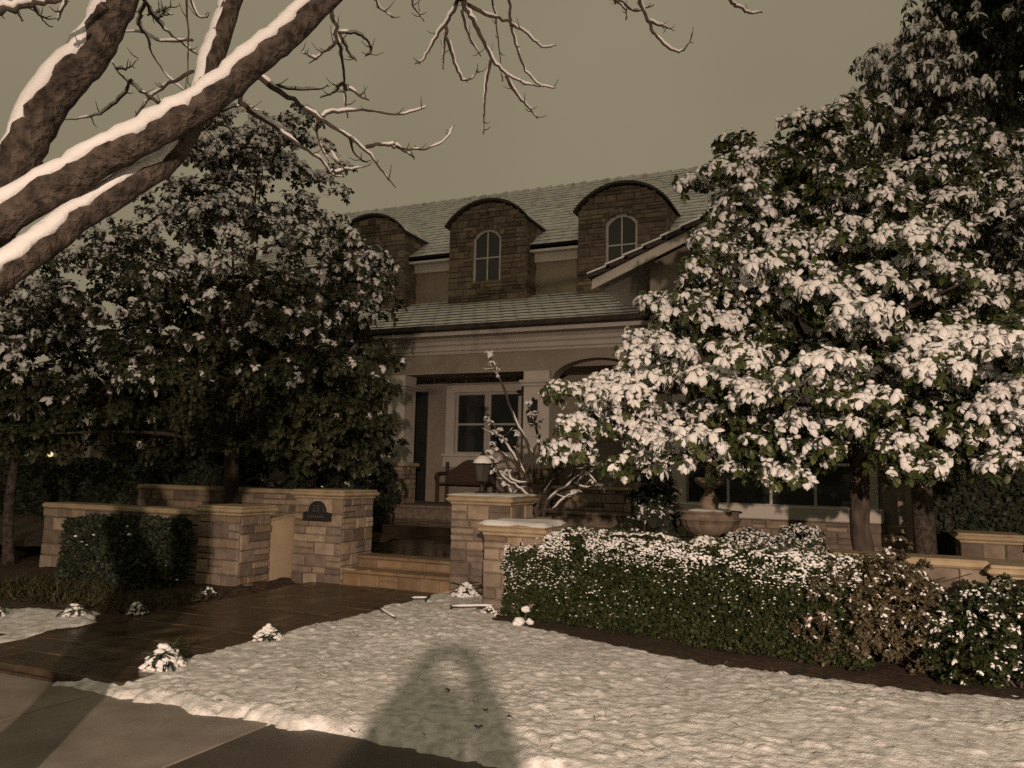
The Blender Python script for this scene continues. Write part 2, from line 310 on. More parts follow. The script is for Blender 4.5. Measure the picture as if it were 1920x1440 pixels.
# ------------------------------------------------------------------ traced skeletons (world metres: x, y, z, radius)
NEAR = [
 ('limb',[(2.14,-12.52,2.45,0.1000),(2.23,-12.47,2.66,0.0977),(2.29,-12.44,2.86,0.0953),(2.34,-12.41,3.08,0.0929),(2.43,-12.36,3.35,0.0904),(2.58,-12.29,3.58,0.0879),(2.67,-12.25,3.80,0.0853),(2.74,-12.21,4.07,0.0827),(2.84,-12.17,4.41,0.0800)]),
 ('limb',[(2.45,-12.72,2.50,0.0828),(2.58,-12.62,2.67,0.0808),(2.75,-12.51,2.83,0.0788),(2.92,-12.39,2.99,0.0766),(3.10,-12.27,3.14,0.0744),(3.23,-12.17,3.28,0.0720),(3.36,-12.07,3.46,0.0696),(3.50,-11.97,3.65,0.0670),(3.59,-11.89,3.80,0.0643),(3.75,-11.79,4.05,0.0615),(3.96,-11.66,4.28,0.0587)]),
 ('limb',[(2.64,-12.82,2.23,0.0650),(2.68,-12.69,2.37,0.0648),(2.72,-12.55,2.53,0.0644),(2.77,-12.41,2.71,0.0638),(2.88,-12.25,2.90,0.0630),(2.96,-12.10,3.09,0.0620),(2.99,-11.98,3.38,0.0608),(2.97,-11.89,3.69,0.0594),(2.96,-11.80,3.98,0.0578),(2.95,-11.70,4.31,0.0560),(2.94,-11.61,4.69,0.0540)]),
 ('limb',[(3.71,-11.26,4.61,0.0510),(3.90,-10.98,4.57,0.0489),(4.11,-10.70,4.71,0.0465),(4.41,-10.37,4.80,0.0438),(4.70,-10.05,4.89,0.0407),(5.09,-9.69,4.98,0.0373),(5.33,-9.40,5.12,0.0336)]),
 ('twig',[(3.10,-11.75,3.64,0.0182),(3.19,-11.56,3.60,0.0166),(3.26,-11.37,3.54,0.0149),(3.32,-11.19,3.50,0.0130),(3.36,-11.02,3.45,0.0110),(3.38,-10.86,3.37,0.0089),(3.36,-10.72,3.35,0.0067)]),
 ('twig',[(3.18,-11.27,3.60,0.0123),(3.26,-11.17,3.67,0.0112),(3.37,-11.06,3.70,0.0101),(3.51,-10.94,3.71,0.0089),(3.60,-10.84,3.77,0.0077),(3.60,-10.78,3.82,0.0065)]),
 ('twig',[(3.36,-11.06,3.48,0.0125),(3.42,-10.95,3.53,0.0112),(3.49,-10.84,3.54,0.0097),(3.57,-10.72,3.57,0.0082),(3.64,-10.61,3.66,0.0067),(3.66,-10.53,3.79,0.0051)]),
 ('twig',[(3.45,-10.92,3.53,0.0096),(3.46,-10.81,3.54,0.0074),(3.47,-10.69,3.54,0.0050)]),
 ('twig',[(3.17,-11.27,3.60,0.0107),(3.11,-11.18,3.51,0.0078),(3.10,-11.06,3.43,0.0048)]),
 ('twig',[(3.28,-11.11,3.53,0.0110),(3.24,-11.01,3.49,0.0088),(3.23,-10.90,3.47,0.0065)]),
 ('twig',[(3.02,-11.77,3.55,0.0168),(3.05,-11.64,3.48,0.0153),(3.11,-11.49,3.43,0.0137),(3.18,-11.35,3.37,0.0120),(3.19,-11.23,3.35,0.0102),(3.18,-11.12,3.31,0.0084),(3.18,-11.01,3.34,0.0064)]),
 ('twig',[(3.16,-11.13,3.33,0.0110),(3.20,-11.01,3.38,0.0088),(3.24,-10.89,3.44,0.0065)]),
 ('twig',[(3.25,-11.09,3.35,0.0078),(3.15,-11.04,3.43,0.0064),(3.05,-10.99,3.55,0.0049)]),
 ('twig',[(3.10,-11.74,3.64,0.0112),(3.19,-11.56,3.64,0.0091),(3.27,-11.39,3.70,0.0069),(3.23,-11.27,3.79,0.0046)]),
 ('twig',[(3.26,-11.43,4.40,0.0180),(3.27,-11.36,4.25,0.0164),(3.28,-11.29,4.12,0.0148),(3.27,-11.22,4.00,0.0132),(3.26,-11.16,3.87,0.0115),(3.23,-11.10,3.77,0.0098),(3.21,-11.04,3.69,0.0080)]),
 ('twig',[(3.29,-11.28,4.09,0.0107),(3.38,-11.21,4.10,0.0096),(3.43,-11.16,4.05,0.0085),(3.42,-11.13,4.02,0.0074),(3.37,-11.12,4.01,0.0063)]),
 ('twig',[(3.29,-11.27,4.04,0.0123),(3.18,-11.26,4.00,0.0093),(3.07,-11.25,3.96,0.0063)]),
 ('twig',[(3.17,-11.31,3.94,0.0092),(3.10,-11.29,3.98,0.0077),(3.03,-11.27,4.03,0.0063)]),
 ('twig',[(3.30,-11.27,4.08,0.0092),(3.29,-11.16,4.02,0.0070),(3.27,-11.06,4.03,0.0048)]),
 ('twig',[(3.25,-11.16,3.85,0.0110),(3.17,-11.13,3.82,0.0087),(3.06,-11.12,3.81,0.0064)]),
 ('twig',[(3.25,-11.15,3.84,0.0125),(3.28,-11.08,3.82,0.0111),(3.33,-11.00,3.80,0.0096)]),
 ('twig',[(3.71,-10.74,4.79,0.0217),(3.73,-10.64,4.59,0.0200),(3.76,-10.55,4.49,0.0183),(3.81,-10.46,4.38,0.0165),(3.84,-10.36,4.27,0.0147),(3.90,-10.27,4.21,0.0128),(3.99,-10.16,4.18,0.0109),(4.06,-10.07,4.19,0.0090)]),
 ('twig',[(3.70,-10.61,4.58,0.0153),(3.60,-10.58,4.46,0.0133),(3.49,-10.56,4.35,0.0113),(3.42,-10.53,4.28,0.0092),(3.34,-10.51,4.27,0.0071)]),
 ('twig',[(3.62,-10.62,4.42,0.0136),(3.62,-10.54,4.29,0.0124),(3.64,-10.45,4.17,0.0111),(3.66,-10.38,4.16,0.0099),(3.68,-10.31,4.22,0.0085),(3.68,-10.25,4.30,0.0072)]),
 ('twig',[(3.62,-10.61,4.38,0.0102),(3.56,-10.52,4.30,0.0078),(3.51,-10.43,4.24,0.0053)]),
 ('twig',[(3.72,-10.59,4.52,0.0119),(3.72,-10.47,4.40,0.0095),(3.74,-10.34,4.33,0.0071)]),
 ('twig',[(3.68,-10.62,4.60,0.0153),(3.80,-10.48,4.55,0.0141),(3.91,-10.36,4.54,0.0128),(3.98,-10.25,4.52,0.0115),(4.05,-10.14,4.47,0.0101),(4.08,-10.06,4.47,0.0088),(4.13,-9.97,4.52,0.0073)]),
 ('twig',[(3.96,-10.42,4.92,0.0139),(3.94,-10.34,4.68,0.0131),(3.93,-10.28,4.53,0.0124),(3.95,-10.20,4.38,0.0116),(3.97,-10.12,4.30,0.0108),(4.03,-10.03,4.23,0.0100),(4.12,-9.94,4.23,0.0092)]),
 ('twig',[(3.84,-10.47,4.92,0.0104),(3.84,-10.39,4.68,0.0092),(3.84,-10.31,4.50,0.0080),(3.84,-10.24,4.31,0.0067),(3.83,-10.18,4.22,0.0054)]),
 ('twig',[(3.84,-10.39,4.26,0.0121),(3.78,-10.33,4.13,0.0105),(3.74,-10.26,3.98,0.0089),(3.70,-10.19,3.86,0.0072)]),
 ('twig',[(3.93,-10.34,4.16,0.0139),(3.95,-10.21,4.09,0.0118),(3.98,-10.09,4.05,0.0096),(4.00,-9.96,4.02,0.0073)]),
 ('twig',[(3.40,-11.18,4.62,0.0110),(3.40,-11.08,4.38,0.0090),(3.41,-11.00,4.35,0.0070),(3.43,-10.92,4.35,0.0049)]),
 ('twig',[(3.52,-10.94,4.85,0.0098),(3.50,-10.83,4.50,0.0083),(3.50,-10.75,4.46,0.0067),(3.50,-10.68,4.44,0.0051)]),
 ('twig',[(4.65,-10.01,4.94,0.0177),(4.69,-9.93,4.79,0.0165),(4.73,-9.85,4.67,0.0154),(4.76,-9.78,4.59,0.0142),(4.83,-9.69,4.52,0.0130),(4.90,-9.61,4.50,0.0118),(4.95,-9.55,4.58,0.0106),(4.97,-9.51,4.68,0.0093)]),
 ('twig',[(4.73,-9.83,4.65,0.0126),(4.79,-9.70,4.67,0.0110),(4.83,-9.57,4.71,0.0093)]),
 ('twig',[(4.46,-10.09,4.95,0.0141),(4.52,-9.97,4.78,0.0134),(4.58,-9.86,4.79,0.0127),(4.63,-9.75,4.78,0.0120),(4.73,-9.64,4.87,0.0112)]),
 ('twig',[(4.53,-9.94,4.79,0.0090),(4.58,-9.85,4.75,0.0073),(4.58,-9.79,4.71,0.0055)]),
 ('twig',[(5.12,-9.59,5.04,0.0165),(5.21,-9.46,4.90,0.0153),(5.28,-9.34,4.89,0.0141),(5.34,-9.23,4.90,0.0129),(5.40,-9.13,4.95,0.0116)]),
 ('twig',[(2.52,-12.86,3.45,0.0272),(2.63,-12.76,3.53,0.0242),(2.71,-12.68,3.59,0.0210),(2.78,-12.60,3.65,0.0177),(2.87,-12.52,3.77,0.0144)]),
 ('twig',[(2.65,-12.71,3.57,0.0058),(2.61,-12.67,3.58,0.0047),(2.58,-12.63,3.57,0.0036)]),
 ('twig',[(2.72,-12.68,3.59,0.0082),(2.65,-12.60,3.60,0.0066),(2.58,-12.52,3.62,0.0049)]),
 ('twig',[(2.85,-12.62,3.64,0.0082),(2.79,-12.59,3.60,0.0071),(2.72,-12.56,3.58,0.0060)]),
 ('twig',[(2.56,-12.06,4.27,0.0154),(2.54,-11.96,4.07,0.0135),(2.55,-11.86,3.98,0.0116),(2.60,-11.75,3.92,0.0096),(2.63,-11.66,3.89,0.0075)]),
 ('twig',[(2.60,-12.01,4.01,0.0098),(2.52,-11.97,3.93,0.0088),(2.51,-11.91,3.90,0.0078),(2.50,-11.84,3.81,0.0067),(2.51,-11.75,3.74,0.0056),(2.55,-11.66,3.69,0.0045)]),
 ('twig',[(2.72,-11.89,4.31,0.0100),(2.70,-11.83,4.10,0.0087),(2.68,-11.79,3.95,0.0073),(2.64,-11.73,3.69,0.0059)]),
 ('twig',[(2.73,-11.86,4.14,0.0072),(2.74,-11.79,4.03,0.0058),(2.75,-11.73,4.05,0.0044)]),
 ('twig',[(2.63,-11.83,3.50,0.0129),(2.47,-11.83,3.60,0.0113),(2.30,-11.83,3.72,0.0096),(2.18,-11.82,3.82,0.0079),(2.08,-11.79,3.94,0.0061)]),
 ('twig',[(2.29,-11.90,3.76,0.0088),(2.26,-11.81,3.81,0.0067),(2.23,-11.72,3.92,0.0046)]),
 ('twig',[(2.36,-11.86,3.70,0.0103),(2.25,-11.82,3.65,0.0093),(2.09,-11.80,3.59,0.0083),(1.90,-11.80,3.58,0.0073),(1.69,-11.81,3.60,0.0063)]),
 ('twig',[(2.82,-11.87,3.66,0.0126),(2.58,-11.83,3.64,0.0106),(2.38,-11.77,3.61,0.0084),(2.19,-11.70,3.54,0.0061)]),
 ('twig',[(2.75,-11.82,3.87,0.0086),(2.54,-11.84,3.90,0.0073),(2.38,-11.85,3.98,0.0059),(2.18,-11.86,4.01,0.0045)]),
 ('twig',[(2.53,-11.93,4.00,0.0072),(2.55,-11.87,4.05,0.0065),(2.57,-11.82,4.10,0.0059)]),
 ('twig',[(2.57,-11.91,3.99,0.0072),(2.58,-11.86,4.03,0.0065),(2.58,-11.81,4.06,0.0059)]),
 ('twig',[(2.73,-11.56,3.51,0.0090),(2.74,-11.50,3.51,0.0068),(2.72,-11.45,3.47,0.0046)]),
 ('twig',[(2.73,-11.57,3.59,0.0105),(2.80,-11.49,3.64,0.0076),(2.87,-11.41,3.63,0.0046)]),
]
BUSH = [
 [(1.88,-4.59,0.89,0.0327),(1.91,-4.61,1.21,0.0300),(2.02,-4.58,1.47,0.0273),(2.19,-4.53,1.65,0.0246),(2.28,-4.51,1.87,0.0218)],
 [(1.91,-4.57,0.89,0.0327),(1.84,-4.63,1.24,0.0291),(1.75,-4.69,1.57,0.0255),(1.55,-4.79,1.78,0.0219),(1.35,-4.88,1.94,0.0183)],
 [(1.97,-4.55,0.89,0.0291),(2.03,-4.58,1.21,0.0254),(2.34,-4.49,1.47,0.0217),(2.55,-4.44,1.66,0.0181),(2.70,-4.39,1.72,0.0144)],
 [(1.88,-4.66,1.46,0.0254),(1.81,-4.74,1.93,0.0225),(1.65,-4.86,2.32,0.0196),(1.53,-4.96,2.72,0.0167),(1.42,-5.04,3.00,0.0138),(1.36,-5.09,3.18,0.0109)],
 [(1.76,-4.72,1.57,0.0254),(1.60,-4.78,1.85,0.0207),(1.44,-4.83,2.07,0.0159),(1.30,-4.88,2.29,0.0110)],
 [(1.96,-4.62,1.50,0.0254),(1.94,-4.64,1.93,0.0207),(1.87,-4.67,2.26,0.0159),(1.77,-4.70,2.53,0.0110)],
 [(1.88,-4.62,1.17,0.0291),(1.71,-4.76,1.37,0.0253),(1.57,-4.88,1.48,0.0217),(1.46,-4.98,1.62,0.0180)],
 [(2.03,-4.59,1.47,0.0254),(2.19,-4.61,1.78,0.0199),(2.20,-4.67,1.97,0.0144)],
 [(2.06,-4.56,1.29,0.0254),(2.37,-4.48,1.38,0.0217),(2.54,-4.48,1.59,0.0180),(2.69,-4.45,1.48,0.0144)],
 [(1.76,-4.72,1.57,0.0254),(1.87,-4.72,1.86,0.0200),(1.96,-4.71,2.08,0.0145)],
 [(2.26,-4.49,1.47,0.0218),(2.41,-4.53,1.67,0.0180),(2.46,-4.60,1.87,0.0143)],
 [(1.57,-4.83,1.78,0.0218),(1.40,-4.90,1.72,0.0182),(1.31,-4.97,1.85,0.0145)],
 [(1.79,-4.69,1.46,0.0218),(1.59,-4.76,1.49,0.0182),(1.51,-4.79,1.64,0.0146)],
 [(2.20,-4.54,1.65,0.0218),(2.08,-4.65,1.86,0.0163),(2.10,-4.70,2.04,0.0108)],
 [(1.99,-4.59,1.32,0.0218),(2.12,-4.54,1.54,0.0182),(2.36,-4.45,1.80,0.0146),(2.49,-4.38,1.91,0.0110)],
 [(1.90,-4.60,1.07,0.0218),(1.75,-4.68,1.32,0.0194),(1.60,-4.74,1.31,0.0170),(1.50,-4.79,1.45,0.0146)],
 [(1.93,-4.59,1.07,0.0218),(2.15,-4.55,1.15,0.0193),(2.30,-4.55,1.29,0.0168),(2.47,-4.54,1.33,0.0143)],
 [(1.70,-4.76,1.68,0.0182),(1.65,-4.80,1.89,0.0145),(1.70,-4.79,2.11,0.0109)],
 [(2.33,-4.46,1.47,0.0182),(2.54,-4.40,1.41,0.0145),(2.71,-4.37,1.45,0.0108)],
]
LOBE_RIGHT = [
 (5.71,-5.98,2.74,1.83,1.05),
 (4.20,-6.92,2.32,0.85,0.61),
 (5.15,-5.87,4.37,0.88,1.26),
 (4.64,-6.32,3.45,0.59,0.94),
 (6.98,-5.83,2.45,1.05,0.79),
 (7.03,-4.91,4.15,1.13,1.28),
 (5.94,-5.88,3.71,1.23,1.06),
]
LOBE_BACK = [
 (6.55,-3.48,6.10,0.74,1.34),
 (6.20,-3.73,5.04,0.83,1.25),
 (7.15,-3.30,4.92,0.97,1.39),
 (6.84,-3.35,6.93,0.54,0.86),
 (6.63,-3.39,6.57,0.71,0.93),
 (6.29,-3.60,6.09,0.42,0.64),
]
LOBE_DARK = [
 (8.20,-0.13,8.02,1.06,2.20),
 (8.31,-0.21,5.46,1.37,1.88),
 (7.73,-0.25,9.08,0.67,0.98),
 (8.31,-0.22,9.16,1.06,1.32),
]
LOBE_LEFT = [
 (-2.74,-5.38,6.06,1.26,0.97),
 (-2.26,-5.13,6.70,0.47,0.68),
 (-3.19,-5.52,6.55,0.51,0.68),
 (-2.57,-5.44,4.49,1.97,1.31),
 (-1.42,-5.21,3.08,1.19,1.19),
 (-4.61,-6.27,3.88,1.64,1.23),
 (-3.37,-5.25,2.71,2.18,0.84),
 (-0.83,-4.96,4.14,0.48,0.96),
 (-4.28,-5.92,2.17,2.30,0.61),
 (-1.33,-5.06,2.21,1.03,0.87),
 (-2.75,-5.73,3.46,1.60,1.20),
 (-4.08,-5.82,4.87,1.01,0.92),
]
LOBE_FARLEFT = [
 (-5.45,-7.30,2.94,1.16,1.08),
 (-5.23,-6.88,2.12,0.87,0.47),
 (-4.94,-6.75,3.00,1.27,0.95),
 (-5.24,-7.16,1.64,0.46,0.38),
 (-5.67,-7.06,3.79,0.96,0.56),
 (-4.34,-6.08,2.41,1.22,0.57),
]


# ------------------------------------------------------------------ shared builders
def snow_pad(name, lo, hi, z, t, parent, step=0.05, wob=0.03, seed=1, mi='snow', kind=None, zfun=None):
    """a lumpy layer of snow with rounded ragged edges lying on a flat top"""
    nx = max(3, int((hi[0]-lo[0]) / step)); ny = max(3, int((hi[1]-lo[1]) / step))
    X, Y = np.meshgrid(np.linspace(lo[0], hi[0], nx + 1), np.linspace(lo[1], hi[1], ny + 1), indexing='ij')
    ed = np.minimum(np.minimum(X - lo[0], hi[0] - X), np.minimum(Y - lo[1], hi[1] - Y))
    w = np.clip((ed + wob * (vnoise(X * 9 + 31, Y * 9 + 7, seed) - 0.6)) / max(0.05, t * 1.3), 0, 1)
    Z = z - 0.004 + t * np.sqrt(np.maximum(w, 0)) * (0.7 + 0.5 * vnoise(X * 6, Y * 6, seed + 1))
    if zfun is not None: Z = Z + zfun(X, Y)
    V = np.stack([X, Y, Z], -1).reshape(-1, 3)
    I = np.arange((nx + 1) * (ny + 1)).reshape(nx + 1, ny + 1)
    Q = np.stack([I[:-1, :-1], I[1:, :-1], I[1:, 1:], I[:-1, 1:]], -1).reshape(-1, 4)
    return tri_mesh(name, V, Q, None, S[mi], parent, True, kind)

def stones(parent, m, o, ex, W, z0, z1, depth=0.032, rh=(0.085, 0.21), rw=(0.12, 0.40), gap=0.012, spans=None, r=None, name='stone'):
    """individually laid ashlar: each stone its own bevelled mesh proud of the mortar"""
    r = r or random
    ex = Vector(ex); ez = Vector((0, 0, 1)); n = ex.cross(ez); o = Vector(o)
    z = z0
    while z < z1 - 0.03:
        h = r.uniform(*rh)
        if z1 - z - h < rh[0] * 0.6: h = z1 - z
        for (a, b) in (spans(z + h / 2) if spans else [(0, W)]):
            x = a
            while x < b - 0.02:
                w = r.uniform(*rw)
                if b - x - w < rw[0] * 0.7: w = b - x
                d = depth * r.uniform(0.55, 1.25); g = gap / 2
                split = h > 0.13 and r.random() < 0.38
                for (zz0, zz1) in ([(z, z + h * 0.5), (z + h * 0.5, z + h)] if split else [(z, z + h)]):
                    bv = 0.012
                    def q(px, pz, dd): return o + ex * (px + r.uniform(-.004, .004)) + ez * (pz - 0 + r.uniform(-.004, .004)) + n * dd
                    A = [q(x+g, zz0+g, -.015), q(x+w-g, zz0+g, -.015), q(x+w-g, zz1-g, -.015), q(x+g, zz1-g, -.015)]
                    B = [p + n * (d * 0.6 + 0.015) for p in A]
                    C = [q(x+g+bv, zz0+g+bv, d), q(x+w-g-bv, zz0+g+bv, d), q(x+w-g-bv, zz1-g-bv, d), q(x+g+bv, zz1-g-bv, d)]
                    fs = [(0,1,5,4),(1,2,6,5),(2,3,7,6),(3,0,4,7),(4,5,9,8),(5,6,10,9),(6,7,11,10),(7,4,8,11),(8,9,10,11)]
                    MB().add(A + B + C, fs).build(name, m, parent)
                x += w
        z += h

# ------------------------------------------------------------------ ground
MB().box((-400, -400, -1.0), (400, 400, -0.15)).build('ground', S['soil'])['kind'] = 'structure'

def heightfield(name, poly, m, res, zf, drop=0.05, rag=0.10, seed=5, edge=0.09, kind='structure', parent=None):
    xs = [p[0] for p in poly]; ys = [p[1] for p in poly]
    nx = int((max(xs) - min(xs) + 0.3) / res); ny = int((max(ys) - min(ys) + 0.3) / res)
    X, Y = np.meshgrid(np.linspace(min(xs) - .15, max(xs) + .15, nx + 1), np.linspace(min(ys) - .15, max(ys) + .15, ny + 1), indexing='ij')
    d = sdist(X, Y, poly) + rag * (vnoise(X * 4, Y * 4, seed) - 0.5) + rag * 0.7 * (vnoise(X * 15, Y * 15, seed + 1) - 0.5)
    k = np.clip(d / edge, -1, 1)
    Z = zf(X, Y) - drop * np.where(k < 1, (1 - np.sqrt(np.clip(k, 0, 1))) ** 1.0, 0) - np.where(k < 0, -k * 0.05, 0)
    V = np.stack([X, Y, Z], -1).reshape(-1, 3)
    I = np.arange((nx + 1) * (ny + 1)).reshape(nx + 1, ny + 1)
    Q = np.stack([I[:-1, :-1], I[1:, :-1], I[1:, 1:], I[:-1, 1:]], -1).reshape(-1, 4)
    keep = (k.reshape(-1)[Q] > -0.6).any(1)
    Q = Q[keep]; used, inv = np.unique(Q, return_inverse=True)
    o = tri_mesh(name, V[used], inv.reshape(-1, 4), None, m, parent, True)
    o['kind'] = kind
    return o

def lawn_base(X, Y): return 0.03 + 0.09 * np.clip((Y + 10.65) / 3.5, 0, 1)
def lumps(X, Y):
    # snow lying on tufts of grass: soft lumps a hand wide with ragged crests
    base = 0.035 * vnoise(X * 1.3, Y * 1.3, 26); out = base
    wx = X + 0.12 * (vnoise(X * 2.3, Y * 2.3, 21) - .5); wy = Y + 0.12 * (vnoise(X * 2.7 + 9, Y * 2.1, 22) - .5)
    for k, (f, amp) in enumerate(((4.5, .006), (9.0, .006), (16.0, .009), (29.0, .011), (52.0, .006))):
        an = .6 + k * 1.1; u = wx * math.cos(an) + wy * math.sin(an); v = wy * math.cos(an) - wx * math.sin(an)
        n_ = vnoise(u * f, v * f, 23 + k + 10 * (k > 2)); out = out + amp * (n_ * n_ * (3 - 2 * n_))
    am = .35 + 1.3 * vnoise(X * 1.9 + 3, Y * 1.9, 29); tall = np.clip(vnoise(wx * 11 + 5, wy * 11, 30) - .72, 0, 1) * .07
    return base + (out - base) * am * .65 + tall * .8
LAWN = [(0.66, -10.70), (0.95, -10.42), (1.04, -9.9), (1.10, -9.1), (1.22, -7.6), (1.36, -6.14), (2.3, -6.14), (2.3, -7.0), (2.62, -7.41), (3.43, -7.70), (4.46, -8.05), (5.52, -8.27), (6.23, -8.29), (7.0, -8.06), (8.4, -7.8), (11.5, -7.7), (11.5, -10.68)]
heightfield('lawn', LAWN, S['snow_lawn'], 0.017, lambda X, Y: lawn_base(X, Y) + lumps(X, Y) + 0.013)
LAWN_LEFT = [(-0.72, -10.68), (-0.70, -9.35), (-1.05, -8.95), (-2.2, -9.2), (-4.2, -9.0), (-7.5, -9.3), (-7.5, -10.68)]
heightfield('lawn', LAWN_LEFT, S['snow_lawn'], 0.035, lambda X, Y: lawn_base(X, Y) + lumps(X, Y) + 0.02, seed=8)
# garden soil: front beds, and the terrace behind the low walls
def soil_z(X, Y): return np.where(Y > -6.6, 0.40, 0.085 + 0.0 * X) + 0.05 * vnoise(X * 5, Y * 5, 31) + 0.02 * vnoise(X * 19, Y * 19, 32)
heightfield('planting_bed', [(1.5, -6.2), (2.3, -6.2), (2.3, -6.9), (11.5, -6.9), (11.5, -10.3), (1.5, -10.3)], S['soil'], 0.06, lambda X, Y: lawn_base(X, Y) + 0.035 * vnoise(X * 6, Y * 6, 33) - 0.01, drop=0.05)
heightfield('planting_bed', [(-0.55, -10.3), (-0.62, -8.6), (-0.92, -7.6), (-0.95, -6.0), (-12, -6.2), (-12, -10.3)], S['soil'], 0.06, lambda X, Y: lawn_base(X, Y) + 0.045 * vnoise(X * 6, Y * 6, 34) + 0.0, drop=0.05)
heightfield('planting_bed', [(2.2, -6.75), (11.5, -6.75), (11.5, -1.0), (2.2, -1.0)], S['soil'], 0.08, lambda X, Y: 0.42 + 0.05 * vnoise(X * 5, Y * 5, 35), drop=0.05)
heightfield('planting_bed', [(-1.45, -6.55), (-14, -6.55), (-14, -0.4), (-1.7, -0.4), (-1.7, -5.4)], S['soil'], 0.10, lambda X, Y: 0.44 + 0.06 * vnoise(X * 5, Y * 5, 36), drop=0.05)

# front walk of wet flagstones
walk = MB().box((-0.75, -10.66, -0.1), (1.4, -6.0, 0.03)).build('front_walk', S['soil']); walk['kind'] = 'structure'
rr = random.Random(4)
y = -10.62
while y < -6.08:
    h = rr.choice([0.36, 0.46, 0.6])
    if y + h > -6.3: h = -6.08 - y
    x = -0.68 + rr.uniform(-0.04, 0.02)
    while x < 1.12:
        w = rr.choice([0.35, 0.5, 0.65, 0.45])
        if 1.2 - x - w < 0.2: w = 1.2 - x
        zt = 0.075 + 0.045 * (y + 10.65) / 4.5 + rr.uniform(-.004, .004)
        MB().bbox((x + .003, y + .003, 0.02), (x + w - .003, y + h - .003, zt), 0.004).build('flagstone', S['flag'], walk)
        x += w
    y += h

# sidewalk, kerb, street
sw = MB().box((-30, -12.35, -0.12), (30, -10.66, 0.0)).build('sidewalk', S['asphalt']); sw['kind'] = 'structure'
for i, xa in enumerate([-8.2, -6.65, -5.1, -3.55, -2.0, -0.45, 1.02, 2.58, 4.1, 5.65, 7.2, 8.75, 10.3, 11.85]):
    sk = 0.13
    poly = [(xa + .008 - sk*0, -10.668), (xa + .008 + 0.0, -12.34), (xa + 1.54, -12.34), (xa + 1.54, -10.668)]
    o = MB().prism([(p[0], p[1]) for p in poly], lambda p, q, t: (p, q, t), -0.02, 0.012 + 0.002 * (i % 3)).build('sidewalk_slab', S['concrete_wet' if xa > 2.5 else 'concrete_pale'], sw)
MB().box((-30, -13.45, -0.14), (30, -12.36, -0.02)).build('parkway_strip', S['soil'])['kind'] = 'structure'
kerb = MB(); kerb.bbox((-30, -13.62, -0.2), (30, -13.455, 0.0), 0.02); kerb.build('kerb', S['concrete_wet'])['kind'] = 'structure'
MB().box((-60, -21.6, -0.16), (60, -13.63, -0.13)).build('road', S['asphalt'])['kind'] = 'structure'
kerb = MB(); kerb.bbox((-30, -21.78, -0.2), (30, -21.61, 0.0), 0.02); kerb.build('kerb', S['concrete_wet'])['kind'] = 'structure'
MB().box((-30, -26, -0.14), (30, -21.79, -0.02)).build('far_pavement', S['concrete_wet'])['kind'] = 'structure'

# entry patio behind the gate pillars, two levels, wet
pat = MB(); pat.box((-0.95, -5.38, 0.0), (2.1, -2.3, 0.44)); pat.box((-3.6, -2.3, 0.0), (2.4, -0.30, 0.59)); pat.build('entry_patio', S['flag_dark'])['kind'] = 'structure'
pat = bpy.data.objects['entry_patio']
rr = random.Random(7)
for (x0, x1, y0, y1, z) in ((-0.95, 2.1, -5.38, -2.3, 0.462), (-3.6, 2.4, -2.33, -0.34, 0.612)):
    y = y0
    while y < y1 - .05:
        h = rr.choice([0.4, 0.55]);  h = y1 - y if y1 - y - h < .25 else h
        x = x0
        while x < x1 - .05:
            w = rr.choice([0.45, 0.6, 0.75]); w = x1 - x if x1 - x - w < .25 else w
            MB().box((x+.004, y+.004, z-.035), (x+w-.004, y+h-.004, z+rr.uniform(-.001,.001))).build('paver', S['flag_dark'], pat)
            x += w
        y += h

# ------------------------------------------------------------------ the house
house = thing('house', (-1, 3, 0.3), 'pale stucco house with stone arched dormers and snow dusted tile roof', 'house')
FLOOR = 0.88
part = lambda mb, name, m, smooth=False: mb.build(name, m, house, smooth)
# porch floor and its edge
b = MB(); b.box((-5.4, -0.30, 0.3), (2.6, 1.7, FLOOR - 0.03)); b.bbox((-5.42, -0.37, FLOOR - 0.06), (2.62, 1.7, FLOOR), 0.015); part(b, 'porch_floor', S['mortar'])
# back wall of the porch with door and window openings
b = MB()
def wall_y(b, y0, y1, x0, x1, z0, z1, holes):
    xs = sorted({x0, x1, *[h[0] for h in holes], *[h[1] for h in holes]})
    for a, c in zip(xs[:-1], xs[1:]):
        hs = sorted([h for h in holes if h[0] <= a and h[1] >= c], key=lambda h: h[2]); z = z0
        for h in hs:
            if h[2] > z: b.box((a, y0, z), (c, y1, h[2]))
            z = h[3]
        if z < z1: b.box((a, y0, z), (c, y1, z1))
DOOR = (-4.32, -3.46, FLOOR, 3.46); WIN = (-2.72, -1.08, 1.98, 3.42)
wall_y(b, 1.7, 2.0, -11, 2.6, 0.3, 4.5, [DOOR, WIN])
part(b, 'porch_wall', S['stucco'])
b = MB(); b.box((-5.4, 0.34, 3.75), (2.5, 1.7, 3.86)); part(b, 'porch_ceiling', S['stucco'])
b = MB(); b.box((-11, 0.0, 0.3), (-5.4, 1.69, 4.5)); part(b, 'side_wing_wall', S['stucco'])
